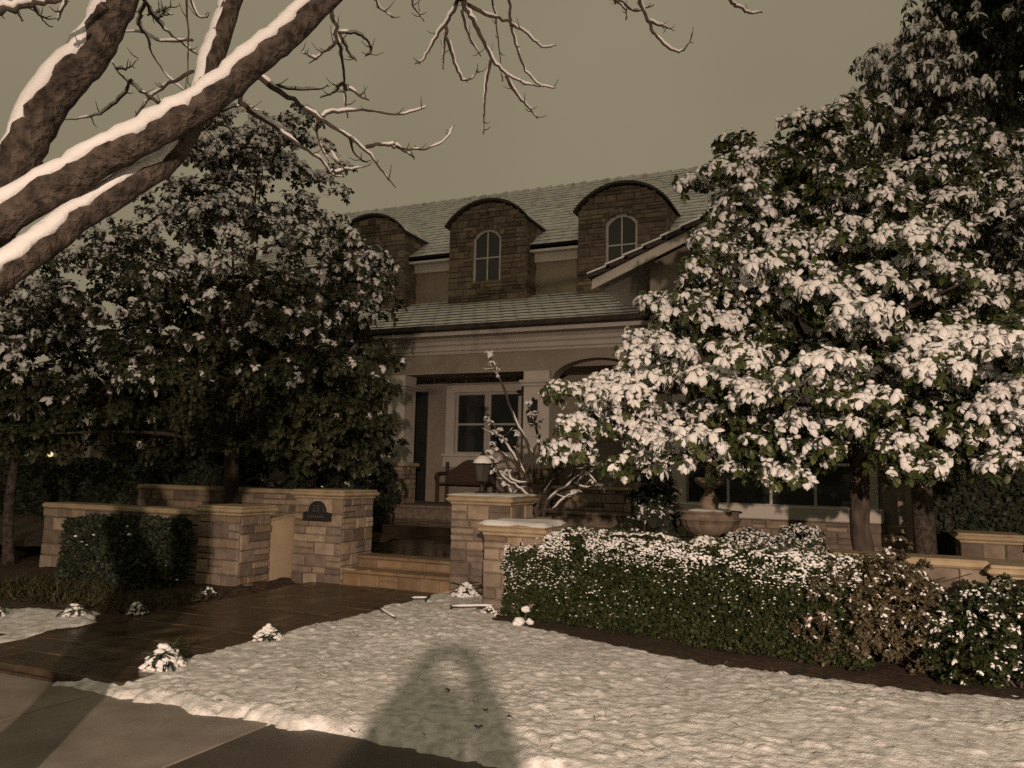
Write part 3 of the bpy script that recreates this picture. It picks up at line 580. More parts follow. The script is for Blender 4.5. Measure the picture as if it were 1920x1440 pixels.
# door
dr = MB(); dr.box((DOOR[0]+.06, 1.80, FLOOR), (DOOR[1]-.06, 1.86, DOOR[3]-.06))
for (z0, z1) in ((1.05, 1.75), (1.9, 2.6), (2.72, 3.25)):
    for (x0, x1) in ((-4.18, -3.93), (-3.85, -3.60)):
        dr.bbox((x0, 1.785, z0), (x1, 1.81, z1), .01)
door = part(dr, 'door', S['door'])
b = MB()
for (x0, x1, z0, z1) in ((DOOR[0], DOOR[0]+.06, FLOOR, DOOR[3]), (DOOR[1]-.06, DOOR[1], FLOOR, DOOR[3]), (DOOR[0]+.06, DOOR[1]-.06, DOOR[3]-.06, DOOR[3])): b.box((x0, 1.69, z0), (x1, 1.9, z1))
b.build('door_frame', S['door'], door)
b = MB(); b.tube([(-3.60, 1.79, 1.85), (-3.60, 1.74, 1.86), (-3.60, 1.73, 1.95), (-3.60, 1.74, 2.04), (-3.60, 1.79, 2.05)], [.012]*5, 6); b.build('door_handle', S['iron'], door)
# porch window: casing, sashes, sill, panes
win = part(MB().box((WIN[0], 1.9, WIN[2]), (WIN[1], 1.94, WIN[3])), 'porch_window', S['curtain'])
b = MB()
for (x0, x1, z0, z1) in ((-2.94, -2.72, 1.98, 3.42), (-1.08, -0.86, 1.98, 3.42), (-2.94, -0.86, 3.42, 3.58), (-2.99, -0.81, 1.69, 1.98)): b.box((x0, 1.64, z0), (x1, 1.70, z1))
b.bbox((-3.01, 1.58, 1.93), (-0.79, 1.72, 2.0), .01); b.build('window_casing', S['trim'], win)
for (x0, x1) in ((-2.72, -1.92), (-1.88, -1.08)):
    b = MB()
    for (a, c, z0, z1) in ((x0, x0+.06, 1.98, 3.42), (x1-.06, x1, 1.98, 3.42), (x0+.06, x1-.06, 1.98, 2.04), (x0+.06, x1-.06, 3.36, 3.42), (x0+.06, x1-.06, 2.655, 2.70)): b.box((a, 1.72, z0), (c, 1.77, z1))
    b.build('window_sash', S['white_frame'], win)
    MB().box((x0+.06, 1.74, 2.04), (x1-.06, 1.745, 2.655)).build('pane', S['glass'], win)
    MB().box((x0+.06, 1.74, 2.70), (x1-.06, 1.745, 3.36)).build('pane', S['glass'], win)
MB().box((-1.92, 1.70, 1.98), (-1.88, 1.78, 3.42)).build('mullion', S['white_frame'], win)

# porch columns with stone bases
for (x0, x1) in ((-3.64, -3.08), (-0.29, 0.27), (2.05, 2.55)):
    b = MB(); b.bbox((x0, 0.0, 1.74), (x1, 0.48, 3.40), .02)
    b.bbox((x0-.05, -.05, 3.33), (x1+.05, .53, 3.39), .015); b.bbox((x0-.08, -.08, 3.39), (x1+.08, .56, 3.46), .02); b.box((x0, 0, 3.46), (x1, .48, 3.64))
    col = part(b, 'porch_column', S['trim'])
    b = MB(); b.box((x0-.03, -.03, FLOOR), (x1+.03, .51, 1.68)); b.build('column_base', S['mortar'], col)
    b = MB(); b.bbox((x0-.10, -.10, 1.67), (x1+.10, .58, 1.75), .02); b.build('base_cap', S['cap'], col)
    R_ = random.Random(int(x0 * 100))
    stones(col, S['stone'], (x0-.03, -.03, 0), (1, 0, 0), x1-x0+.06, FLOOR, 1.665, r=R_, rw=(.14, .3))
    stones(col, S['stone'], (x1+.03, -.03, 0), (0, 1, 0), .54, FLOOR, 1.665, r=R_, rw=(.14, .3))
# low stone plinth between the right columns
pl = MB(); pl.box((0.35, 0.08, FLOOR), (1.95, .34, 1.28)); pl = part(pl, 'porch_plinth', S['mortar'])
stones(pl, S['stone'], (0.35, 0.08, 0), (1, 0, 0), 1.6, FLOOR, 1.28, r=random.Random(5))
b = MB(); b.bbox((0.32, 0.02, 1.28), (1.98, .40, 1.35), .02); b.build('plinth_cap', S['cap'], pl)
# entablature with flat opening on the left, arch on the right
b = MB(); b.box((-5.4, 0.0, 3.64), (0.30, 0.34, 4.50))
xa, xb, zs, ztop = 0.30, 2.2, 3.40, 3.86
def arch_z(x):
    t = (x - (xa + xb) / 2) / ((xb - xa) / 2); return zs + (ztop - zs) * math.sqrt(max(0, 1 - t * t)) ** 1.0
n = 22
for i in range(n):
    u, w = xa + (xb - xa) * i / n, xa + (xb - xa) * (i + 1) / n
    za, zb = max(arch_z(u), 3.40), max(arch_z(w), 3.40)
    b.add([(u,0,za),(w,0,zb),(w,.34,zb),(u,.34,za),(u,0,4.5),(w,0,4.5),(w,.34,4.5),(u,.34,4.5)], [(3,2,1,0),(4,5,6,7),(0,1,5,4),(2,3,7,6)])
b.box((xb, 0, 3.64), (2.6, .34, 4.5)); part(b, 'porch_beam', S['stucco'])
b = MB()
prof = [(0.005, 4.05), (-.03, 4.05), (-.05, 4.10), (-.09, 4.12), (-.10, 4.20), (-.15, 4.24), (-.16, 4.30), (-.24, 4.36), (.005, 4.36)]
b.prism(prof, lambda p, q, t: (t, p, q), -5.45, 2.5); part(b, 'cornice', S['trim'])
b = MB(); b.box((-11.2, -0.50, 4.362), (2.45, 0.0, 4.40)); part(b, 'soffit', S['trim'])
b = MB(); b.bbox((-11.2, -0.53, 4.36), (2.46, -0.502, 4.50), .006); part(b, 'fascia', S['trim'])
b = MB()
gp = [(-.66, 4.56), (-.64, 4.47), (-.58, 4.44), (-.535, 4.44), (-.535, 4.56), (-.55, 4.56), (-.56, 4.46), (-.63, 4.49), (-.645, 4.56)]
b.prism(gp, lambda p, q, t: (t, p, q), -11.2, 2.45); part(b, 'gutter', S['tile_edge'])

# roofs: tiles
def tile_mesh(w, l, t):
    b = MB(); b.box((0, 0, 0), (w, l, t), 0, top=1)
    me = bpy.data.meshes.new('tile'); me.from_pydata(b.v, [], b.f); me.materials.append(S['tile_edge']); me.materials.append(S['tile_snow']); me.polygons.foreach_set('material_index', b.m); me.update()
    return me
slope = (5.86 - 4.52) / (2.8 + 0.55); ang = math.atan(slope); LROWS = 10
Ls = math.hypot(2.8 + .55, 5.86 - 4.52)
b = MB(); b.add([(-11.2,-.55,4.50),(2.5,-.55,4.50),(2.5,2.82,5.84),(-11.2,2.82,5.84),(-11.2,-.55,4.44),(2.5,-.55,4.44),(2.5,2.82,5.78),(-11.2,2.82,5.78)], [(0,1,2,3),(7,6,5,4),(0,4,5,1),(1,5,6,2),(2,6,7,3),(3,7,4,0)])
lroof = part(b, 'lower_roof', S['tile_edge'])
tm = [tile_mesh(.3245, Ls / LROWS + .07, .026), tile_mesh(.3245, Ls / LROWS + .07, .030)]
rr = random.Random(9)
for r_ in range(LROWS):
    for c in range(28):
        o = bpy.data.objects.new('roof_tile', tm[rr.random() < .4]); COL.objects.link(o); o.parent = lroof
        d = r_ * Ls / LROWS - 0.03 + rr.uniform(-.012, .012)
        x = -6.75 + c * .325 + (.16 if r_ % 2 else 0)
        tilt = ang - 0.05
        o.matrix_basis = Matrix.Translation((x, -.55 + d * math.cos(ang), 4.505 + d * math.sin(ang) + .03)) @ Matrix.Rotation(tilt, 4, 'X') @ Matrix.Rotation(rr.uniform(-.008, .008), 4, 'Z')
UE, URX = (2.42, 7.0), (7.0, 10.12)
uslope = (URX[1] - UE[1]) / (URX[0] - UE[0]); uang = math.atan(uslope); Lu = math.hypot(URX[0]-UE[0], URX[1]-UE[1])
b = MB()
b.prism([(UE[0], UE[1]-.02), (URX[0], URX[1]-.02), (11.6, 7.0), (11.6, 6.9), (URX[0], URX[1]-.12), (UE[0], UE[1]-.1)], lambda p, q, t: (t, p, q), -11.3, 7.0)
uroof = part(b, 'upper_roof', S['tile_edge'])
b = MB(); NR = 21; rr = random.Random(10)
Rm = Matrix.Rotation(uang - .04, 3, 'X')
for r_ in range(NR):
    d = r_ * Lu / NR
    for c in range(56):
        x = -11.2 + c * .325 + (.16 if r_ % 2 else 0); dd = d + rr.uniform(-.012, .012)
        b.box((0, 0, 0), (.3245, Lu / NR + .05, .014 + rr.uniform(0, .004)), 0, Rm, (x, UE[0] - .02 + dd * math.cos(uang), UE[1] + .012 + dd * math.sin(uang)), top=1)
for c in range(50):
    x = -11.2 + c * .365
    b.tube([(x, URX[0], URX[1] - .03 + rr.uniform(0, .02)), (x + .35, URX[0], URX[1] + .0 + rr.uniform(0, .02))], [.09, .11], 8, 1)
o = b.build('tile_field', [S['tile_edge'], S['tile_snow']], uroof); o['kind'] = 'stuff'
# knee wall below the upper eave
b = MB(); b.box((-11, 2.8, 5.4), (2.4, 3.0, 7.1)); part(b, 'knee_wall', S['knee'])
b = MB(); b.box((-11, 2.70, 6.66), (2.4, 2.80, 6.93)); b.box((-11, 2.46, 6.86), (2.4, 2.70, 6.92)); b.bbox((-11.1, 2.42, 6.84), (2.4, 2.46, 6.98), .005); part(b, 'upper_eave', S['trim'])
# end walls and back of the house
b = MB(); b.prism([(1.8, 0.3), (1.8, 7.0), (2.5, 7.0), (7.0, 9.95), (11.5, 6.95), (11.5, .3)], lambda p, q, t: (t, p, q), -10.9, -10.6); part(b, 'end_wall', S['stucco'])
b = MB(); b.prism([(2.8, 0.3), (2.8, 7.0), (7.0, 9.95), (11.5, 6.95), (11.5, .3)], lambda p, q, t: (t, p, q), 6.6, 6.9); part(b, 'end_wall', S['stucco'])

# dormers
def dormer(cx, seed):
    R_ = random.Random(seed); a = 1.03; y0 = 2.22; zb = 5.62; ze = 7.60; rise = 0.52
    Rr = (a * a + rise * rise) / (2 * rise)
    top = lambda x: ze + math.sqrt(max(0, Rr * Rr - x * x)) - (Rr - rise)
    wa, ws, we, wr = 0.37, 6.12, 7.27, 0.19
    Rw = (wa * wa + wr * wr) / (2 * wr)
    wtop = lambda x: we + math.sqrt(max(0, Rw * Rw - x * x)) - (Rw - wr)
    b = MB()
    def col_piece(u, w, z0u, z0w, z1u, z1w, ya, yb):
        b.add([(cx+u,ya,z0u),(cx+w,ya,z0w),(cx+w,yb,z0w),(cx+u,yb,z0u),(cx+u,ya,z1u),(cx+w,ya,z1w),(cx+w,yb,z1w),(cx+u,yb,z1u)], [(3,2,1,0),(4,5,6,7),(0,1,5,4),(1,2,6,5),(2,3,7,6),(3,0,4,7)])
    xs = [-a + (a - wa) * i / 6 for i in range(7)] + [-wa + 2 * wa * i / 12 for i in range(1, 13)] + [wa + (a - wa) * i / 6 for i in range(1, 7)]
    for u, w in zip(xs[:-1], xs[1:]):
        if u >= -wa - 1e-6 and w <= wa + 1e-6:
            col_piece(u, w, zb, zb, ws, ws, y0, y0 + .3); col_piece(u, w, wtop(u), wtop(w), top(u), top(w), y0, y0 + .3)
        else: col_piece(u, w, zb, zb, top(u), top(w), y0, y0 + .3)
    # cheeks
    b.box((cx + a - .2, y0 + .3, zb), (cx + a, 4.1, ze + .02)); b.box((cx - a, y0 + .3, zb), (cx - a + .2, 4.1, ze + .02))
    d = part(b, 'dormer', S['mortar'])
    def spans(z):
        if z < ze: L = [(0, 2 * a)]
        else:
            h = math.sqrt(max(0, Rr * Rr - (z - ze + Rr - rise) ** 2)); L = [(a - h, a + h)] if h > .1 else []
        out = []
        hw = 0
        if ws - .02 < z < we: hw = wa + .01
        elif we <= z < we + wr: hw = math.sqrt(max(0, Rw * Rw - (z - we + Rw - wr) ** 2)) + .03
        for (p, q) in L:
            if hw: out += [(p, a - hw), (a + hw, q)]
            else: out.append((p, q))
        return [s for s in out if s[1] - s[0] > .06]
    stones(d, S['stone_dark'], (cx - a, y0, 0), (1, 0, 0), 2 * a, zb + .08, top(0) - .05, depth=.04, rh=(.08, .22), rw=(.13, .46), spans=spans, r=R_)
    stones(d, S['stone_dark'], (cx + a, y0, 0), (0, 1, 0), 1.4, zb + .08, ze - .02, depth=.03, rh=(.10, .2), rw=(.2, .45), r=R_)
    # voussoir ring over the window
    for k in range(9):
        t0 = -0.95 + 1.9 * k / 9 + .02; t1 = -0.95 + 1.9 * (k + 1) / 9 - .02
        pts = []
        for (t, rad) in ((t0, .50), (t1, .50), (t1, .60), (t0, .60)):
            pts.append((math.sin(t) * rad, 6.98 + math.cos(t) * rad + .0))
        MB().prism(pts, lambda p, q, t: (cx + p, t, q), y0 + .02, y0 - .055).build('voussoir', S['stone_dark'], d)
    # arched roof shell
    b = MB(); aa = a + .09; rz = rise + .05; Ro = (aa * aa + rz * rz) / (2 * rz); n = 18; ring = []
    for i in range(n + 1):
        x = -aa + 2 * aa * i / n; z = ze - .02 + math.sqrt(max(0, Ro * Ro - x * x)) - (Ro - rz); ring.append((x, z))
    for i in range(n):
        (u, zu), (w, zw) = ring[i], ring[i + 1]
        v = [(cx+u,y0-.13,zu),(cx+w,y0-.13,zw),(cx+w,4.6,zw),(cx+u,4.6,zu),(cx+u,y0-.13,zu+.055),(cx+w,y0-.13,zw+.055),(cx+w,4.6,zw+.055),(cx+u,4.6,zu+.055)]
        b.add(v, [(3,2,1,0),(0,1,5,4)], 0); b.add(v, [(4,5,6,7)], 1)
        if i == 0: b.add(v, [(3,0,4,7)], 0)
        if i == n - 1: b.add(v, [(1,2,6,5)], 0)
    b.build('dormer_roof', [S['tile_edge'], S['tile_snow']], d)
    # arched window
    outl = [(-wa, ws)] + [(-wa + 2 * wa * i / 12, wtop(-wa + 2 * wa * i / 12)) for i in range(13)] + [(wa, ws)]
    k = .055
    inl = [(-wa + k, ws + k)] + [((-wa + 2 * wa * i / 12) * (wa - k) / wa, wtop(-wa + 2 * wa * i / 12) - k) for i in range(13)] + [(wa - k, ws + k)]
    b = MB(); N_ = len(outl)
    for (ya, yb) in ((y0 + .03, y0 + .09),):
        v = [(cx + p, ya, q) for p, q in outl] + [(cx + p, ya, q) for p, q in inl] + [(cx + p, yb, q) for p, q in outl] + [(cx + p, yb, q) for p, q in inl]
        fs = []
        for i in range(N_):
            j = (i + 1) % N_; fs += [(i, j, N_ + j, N_ + i), (N_ + i, N_ + j, 3*N_ + j, 3*N_ + i), (j, i, 2*N_ + i, 2*N_ + j)]
        b.add(v, fs)
    b.build('window_frame', S['white_frame'], d)
    b = MB(); b.add([(cx + p, y0 + .07, q) for p, q in inl], [tuple(range(N_ - 1, -1, -1))]); b.build('pane', S['glass'], d)
    MB().box((cx - .016, y0 + .035, ws + k), (cx + .016, y0 + .068, wtop(0) - k)).build('muntin', S['white_frame'], d)
    MB().box((cx - wa + k, y0 + .04, 6.74), (cx + wa - k, y0 + .067, 6.775)).build('muntin', S['white_frame'], d)
for i, cx in enumerate((-5.62, -2.26, 1.10)): dormer(cx, 40 + i)

# projecting right wing with a low gable
WX0, WX1, WY = 2.62, 6.55, -1.25
GE, GA = 1.66, 4.6   # left rake start, apex x
gz = lambda x: 5.02 + 0.42 * (min(x, 2 * GA - x) - GE)
b = MB()
wall_y(b, WY, WY + .3, WX0, WX1, 0.3, 5.3, [(3.25, 5.95, 1.15, 3.1)])
b.prism([(WX0, 5.3), (WX1, 5.3), (WX1, gz(WX1) - .1), (GA, gz(GA) - .1), (WX0, gz(WX0) - .1)], lambda p, q, t: (p, t, q), WY, WY + .3)
b.box((WX0, WY + .3, .3), (WX0 + .3, 2.4, 5.3)); b.box((WX1 - .3, WY + .3, .3), (WX1, 2.8, 5.3)); part(b, 'wing_wall', S['stucco'])
b = MB()
for sgn in (1, -1):
    f = (lambda x: x) if sgn == 1 else (lambda x: 2 * GA - x)
    for (ya, yb) in ((-1.62, -1.58),):
        pts = [(GE, gz(GE) - .19), (GA, gz(GA) - .19), (GA, gz(GA) - .01), (GE + .02, gz(GE) - .01)]
        b.prism([(f(p), q) for p, q in pts], lambda p, q, t: (p, t, q), ya, yb)
part(b, 'rake_board', S['trim'])
b = MB()
for f in ((lambda x: x), (lambda x: 2 * GA - x)):
    b.prism([(f(p), q) for p, q in [(GE, gz(GE) - .05), (GA, gz(GA) - .05), (GA, gz(GA) - .015), (GE, gz(GE) - .015)]], lambda p, q, t: (p, t, q), -1.58, 3.2)
wroof = part(b, 'wing_roof', S['trim'])
wang = math.atan(.42); nC = 9; Lw = (GA - GE) / math.cos(wang)
for sgn in (1, -1):
    for i in range(nC):
        d = i * Lw / nC - .04
        Rm = Matrix.Rotation(-(wang - .09) * 1, 3, 'Y')
        b = MB(); b.box((0, -1.68, 0), (Lw / nC + .07, 3.3, .075), 0, Rm, (GE + d * math.cos(wang), 0, gz(GE) + d * math.sin(wang) + .02), top=1)
        if sgn < 0: b.v = [(2 * GA - p[0], p[1], p[2]) for p in b.v]; b.f = [tuple(reversed(f)) for f in b.f]
        o = b.build('tile_course', [S['tile_edge'], S['tile_snow']], wroof)
        b = MB()
        v0 = Rm @ Vector((0, 0, .075)); cpt = (GE + d * math.cos(wang), 0, gz(GE) + d * math.sin(wang) + .02)
        b.box((.0, -1.69, .074), (Lw / nC + .01, 3.2, .105), 0, Rm, cpt)
        if sgn < 0: b.v = [(2 * GA - p[0], p[1], p[2]) for p in b.v]; b.f = [tuple(reversed(f)) for f in b.f]
        b.build('snow_strip', S['snow'], wroof)
# big window of the wing
win = part(MB().box((3.25, WY + .22, 1.15), (5.95, WY + .25, 3.1)), 'wing_window', S['core'])
b = MB()
for (x0, x1, z0, z1) in ((3.02, 3.25, 1.15, 3.1), (5.95, 6.18, 1.15, 3.1), (3.02, 6.18, 3.1, 3.3)): b.box((x0, WY - .05, z0), (x1, WY, z1))
b.build('window_casing', S['trim'], win)
b = MB(); b.bbox((2.95, WY - .12, 0.93), (6.25, WY + .02, 1.155), .02); b.build('window_sill', S['trim'], win)
for i in range(4):
    x0 = 3.25 + i * .675; x1 = x0 + .675
    for (z0, z1) in ((1.15, 1.82), (1.82, 2.46), (2.46, 3.1)):
        b = MB(); k = .022
        for (p, q, r0, r1) in ((x0, x0+k, z0, z1), (x1-k, x1, z0, z1), (x0+k, x1-k, z0, z0+k), (x0+k, x1-k, z1-k, z1)): b.box((p, WY + .05, r0), (q, WY + .10, r1))
        b.build('window_muntin', S['white_frame'], win)
        MB().box((x0+k, WY + .07, z0+k), (x1-k, WY + .075, z1-k)).build('pane', S['glass'], win)
wb = part(MB().box((WX0, WY - .06, .3), (WX1, WY - .001, .92)), 'wing_plinth', S['mortar'])
stones(wb, S['stone'], (WX0, WY - .06, 0), (1, 0, 0), WX1 - WX0, .40, .92, r=random.Random(77), rw=(.2, .45))

# ------------------------------------------------------------------ gate pillars, low walls, steps
def cap(b, x0, x1, y0, y1, z):
    b.bbox((x0-.03, y0-.03, z), (x1+.03, y1+.03, z+.035), .01)
    b.bbox((x0-.075, y0-.075, z+.035), (x1+.075, y1+.075, z+.085), .018)
    b.bbox((x0-.05, y0-.05, z+.085), (x1+.05, y1+.05, z+.115), .012)
def pillar(x0, x1, y0, y1, z0, z1, label, seed, snow=0.0, group=None, name='stone_pillar', rw=(.14, .34)):
    t = thing(name, ((x0+x1)/2, (y0+y1)/2, z0), label, 'pillar', group)
    MB().box((x0, y0, z0 - .15), (x1, y1, z1)).build('pillar_core', S['mortar'], t)
    R_ = random.Random(seed)
    stones(t, S['stone'], (x0 - .02, y0, 0), (1, 0, 0), x1 - x0 + .04, z0 - .06, z1, r=R_, rw=rw)
    stones(t, S['stone'], (x1, y0, 0), (0, 1, 0), y1 - y0, z0 - .06, z1, r=R_, rw=rw)
    stones(t, S['stone'], (x0, y1, 0), (0, -1, 0), y1 - y0, z0 - .06, z1, r=R_, rw=rw)
    b = MB(); cap(b, x0, x1, y0, y1, z1); b.build('pillar_cap', S['cap'], t)
    if snow: snow_pad('snow_layer', (x0 - .07, y0 - .07), (x1 + .07, y1 + .07), z1 + .11, snow, t, seed=seed)
    return t
pillar(-0.98, -0.25, -6.07, -5.37, 0.13, 1.20, 'stone gate pillar with the dark house number plaque on its face', 101)
pillar(1.40, 2.14, -6.10, -5.40, 0.13, 1.20, 'stone gate pillar carrying the snow capped lantern, right of the steps', 102, 0.022)
pillar(-1.70, -1.07, -7.03, -6.48, 0.12, 0.99, 'low stone pillar half in shadow at the end of the left hedge', 103)
pillar(2.28, 2.92, -7.01, -6.45, 0.12, 0.93, 'low snow capped stone pillar touching the left end of the snowy hedge', 104, 0.05)
pillar(6.98, 7.60, -7.0, -6.4, 0.12, 0.80, 'low tan stone pillar at the right edge behind the green shrub', 105)
pillar(7.05, 7.65, -3.7, -3.1, 0.42, 0.87, 'short stone pillar with tan cap beyond the magnolia trunk', 106)

def low_wall(x0, x1, y0, y1, z0, z1, label, seed):
    t = thing('garden_wall', ((x0+x1)/2, (y0+y1)/2, z0), label, 'wall')
    MB().box((x0, y0, z0 - .15), (x1, y1, z1)).build('wall_core', S['mortar'], t)
    stones(t, S['stone'], (x0, y0, 0), (1, 0, 0), x1 - x0, z0, z1, r=random.Random(seed), rw=(.18, .45), rh=(.12, .2))
    b = MB(); b.bbox((x0, y0 - .06, z1), (x1, y1 + .06, z1 + .075), .02); b.build('wall_cap', S['cap'], t)
low_wall(-4.7, -1.72, -6.95, -6.65, 0.12, 0.96, 'low stone garden wall behind the left clipped hedge', 111)
low_wall(2.94, 6.95, -6.85, -6.55, 0.12, 0.86, 'low stone garden wall mostly hidden behind the long snowy hedge', 112)
# stone planter wall round the left tree, further back
low_wall(-5.6, -2.1, -4.55, -4.25, 0.40, 1.18, 'rough stone planter wall beyond the left tree trunk', 113)
def stucco_panel(x, y0, y1, za, zb, label):
    b = MB(); b.prism([(y0, .05), (y1, .05), (y1, zb), (y0, za)], lambda p, q, t: (t, p, q), x - .14, x)
    t = thing('stucco_wall', (x, (y0+y1)/2, .1), label, 'wall'); b.build('wall_panel', S['stucco_wall'], t)
    b = MB(); b.prism([(y0, za), (y1, zb), (y1, zb + .03), (y0, za + .03)], lambda p, q, t: (t, p, q), x - .16, x + .02); b.build('coping', S['cap'], t)
stucco_panel(-1.10, -6.46, -5.42, 0.90, 1.02, 'smooth tan stucco wall panel between the two left stone pillars')
stucco_panel(2.40, -6.43, -5.42, 0.90, 1.02, 'smooth tan stucco wall panel right of the lantern pillar')

t = thing('entry_steps', (0.6, -5.7, .12), 'two tan stone steps between the gate pillars', 'steps')
for (y0, y1, z0, z1) in ((-6.04, -5.70, .05, .265), (-5.70, -5.36, .05, .415)):
    MB().box((-0.24, y0 + .03, z0), (1.39, y1, z1)).build('step_core', S['mortar'], t)
    zr = .10 if z1 < .3 else .31
    stones(t, S['step'], (-0.24, y0 + .03, 0), (1, 0, 0), 1.63, zr, z1, depth=.015, rh=(.2, .3), rw=(.24, .46), r=random.Random(int(z1*100)), name='riser_stone')
    x = -0.245
    for w in (.42, .38, .45, .385):
        b = MB(); b.bbox((x + .003, y0 - .025, z1), (x + w - .003, y1 - .001, z1 + .045), .014); b.build('tread', S['step'], t); x += w
snow_pad('snow_patch', (-0.22, -6.055), (0.2, -5.98), .31, .018, t, step=.02, wob=.05, seed=61)

# house number plaque
t = thing('house_number_plaque', (-0.62, -6.12, 0.9), 'dark arched house number plaque on the left gate pillar', 'plaque')
px, pz = -0.60, 0.93
outl = [(-.215, -.02), (.215, -.02), (.215, .085), (.165, .095)] + [(.13 * math.cos(a), .10 + .14 * math.sin(a)) for a in [math.pi * i / 12 for i in range(13)]] + [(-.165, .095), (-.215, .085)]
b = MB(); b.prism([(px + p, pz + q) for p, q in outl], lambda p, q, s: (p, s, q), -6.098, -6.150); b.build('plate', S['iron'], t)
b = MB()
for i in range(len(outl)):
    p, q = outl[i], outl[(i + 1) % len(outl)]
    c = (0, .08); f = .93
    b.tube([(px + c[0] + (p[0]-c[0])*f, -6.151, pz + c[1] + (p[1]-c[1])*f), (px + c[0] + (q[0]-c[0])*f, -6.151, pz + c[1] + (q[1]-c[1])*f)], [.005, .005], 5)
b.build('raised_border', S['iron'], t)
def text_mesh(body, size, loc, m, parent, name):
    cu = bpy.data.curves.new(name, 'FONT'); cu.body = body; cu.size = size; cu.extrude = .004; cu.align_x = 'CENTER'
    o = bpy.data.objects.new(name, cu); COL.objects.link(o)
    dg = bpy.context.evaluated_depsgraph_get(); me = bpy.data.meshes.new_from_object(o.evaluated_get(dg))
    bpy.data.objects.remove(o); me.materials.clear(); me.materials.append(m)
    o = bpy.data.objects.new(name, me); COL.objects.link(o)
    me.transform(Matrix.Translation(loc) @ Matrix.Rotation(math.pi / 2, 4, 'X')); attach(o, parent); return o
text_mesh('25', .12, (px, -6.153, pz + .105), S['relief'], t, 'number')
b = MB(); rr = random.Random(3)
for i in range(9):
    x = px - .13 + i * .03; b.box((x, -6.158, pz + .022), (x + .018, -6.150, pz + .022 + rr.choice((.028, .034))))
b.build('lettering_strip', S['relief'], t, kind='stuff')

# lanterns
def lantern_body(t, c, s, snow=False):
    x, y, z = c
    b = MB(); b.lathe([(.045*s, 0), (.05*s, .02*s), (.03*s, .04*s), (.10*s, .06*s), (.105*s, .075*s)], (x, y, z), 6); b.build('lantern_base', S['iron'], t)
    b = MB(); b.lathe([(.085*s, .075*s), (.135*s, .33*s)], (x, y, z), 6); b.build('lantern_glass', S['lamp_glass'], t)
    b = MB()
    for k in range(6):
        a = math.pi / 3 * k; b.tube([(x + .09*s*math.cos(a), y + .09*s*math.sin(a), z + .075*s), (x + .14*s*math.cos(a), y + .14*s*math.sin(a), z + .335*s)], [.009*s]*2, 4)
    b.build('lantern_cage', S['iron'], t)
    b = MB(); b.lathe([(.17*s, .33*s), (.165*s, .345*s), (.07*s, .45*s), (.045*s, .47*s), (.05*s, .49*s), (.02*s, .52*s), (.03*s, .54*s), (.004*s, .58*s)], (x, y, z), 6); b.build('lantern_roof', S['iron'], t)
    if snow:
        b = MB(); b.lathe([(.15*s, .352*s), (.16*s, .365*s), (.13*s, .41*s), (.085*s, .45*s), (.05*s, .475*s), (.004, .48*s)], (x, y, z), 12); b.build('snow_cap', S['snow'], t, True)
t = thing('pillar_lantern', (1.55, -5.62, 1.31), 'black lantern with a thick snow cap standing on the right gate pillar', 'lantern')
b = MB(); b.lathe([(.10, 0), (.105, .02), (.04, .035), (.03, .10), (.04, .12)], (1.55, -5.62, 1.315), 12); b.build('lantern_foot', S['iron'], t)
lantern_body(t, (1.55, -5.62, 1.42), .80, True)
t = thing('wall_lantern', (-0.02, -.12, 2.6), 'black iron wall lantern on the porch column beside the arch', 'lantern')
b = MB(); b.bbox((-.07, -.025, 2.86), (.03, -.001, 3.06), .01); b.tube([(-.02, -.02, 2.98), (-.02, -.10, 3.08), (-.02, -.16, 3.08), (-.02, -.17, 3.0)], [.014]*4, 6); b.build('bracket', S['iron'], t)
lantern_body(t, (-.02, -.17, 2.52), .82)

# porch bench
t = thing('porch_bench', (-2.2, 1.35, FLOOR), 'dark wooden bench with curved back under the porch window', 'bench')
for (x) in (-2.82, -1.62):
    for (yy, zt) in ((1.1, .62), (1.56, .92)):
        MB().bbox((x - .035, yy - .03, FLOOR), (x + .035, yy + .03, FLOOR + zt), .006).build('leg', S['bench'], t)
    b = MB(); b.tube([(x, 1.56, FLOOR + .66), (x, 1.25, FLOOR + .67), (x, 1.05, FLOOR + .64), (x, 1.0, FLOOR + .56), (x, 1.05, FLOOR + .52)], [.035, .035, .035, .03, .02], 7); b.build('armrest', S['bench'], t)
for k in range(5): MB().bbox((-2.85, 1.07 + k * .095, FLOOR + .42), (-1.59, 1.155 + k * .095, FLOOR + .455), .006).build('seat_slat', S['bench'], t)
b = MB(); pts = [(-2.78, .46), (-2.78, .72)] + [(-2.62 + .08 * i, .78 + .20 * math.sin(math.pi * i / 10)) for i in range(11)] + [(-1.66, .72), (-1.66, .46)]
b.prism([(p, FLOOR + q) for p, q in pts], lambda p, q, s: (p, s, q), 1.54, 1.585); b.build('backrest', S['bench'], t)

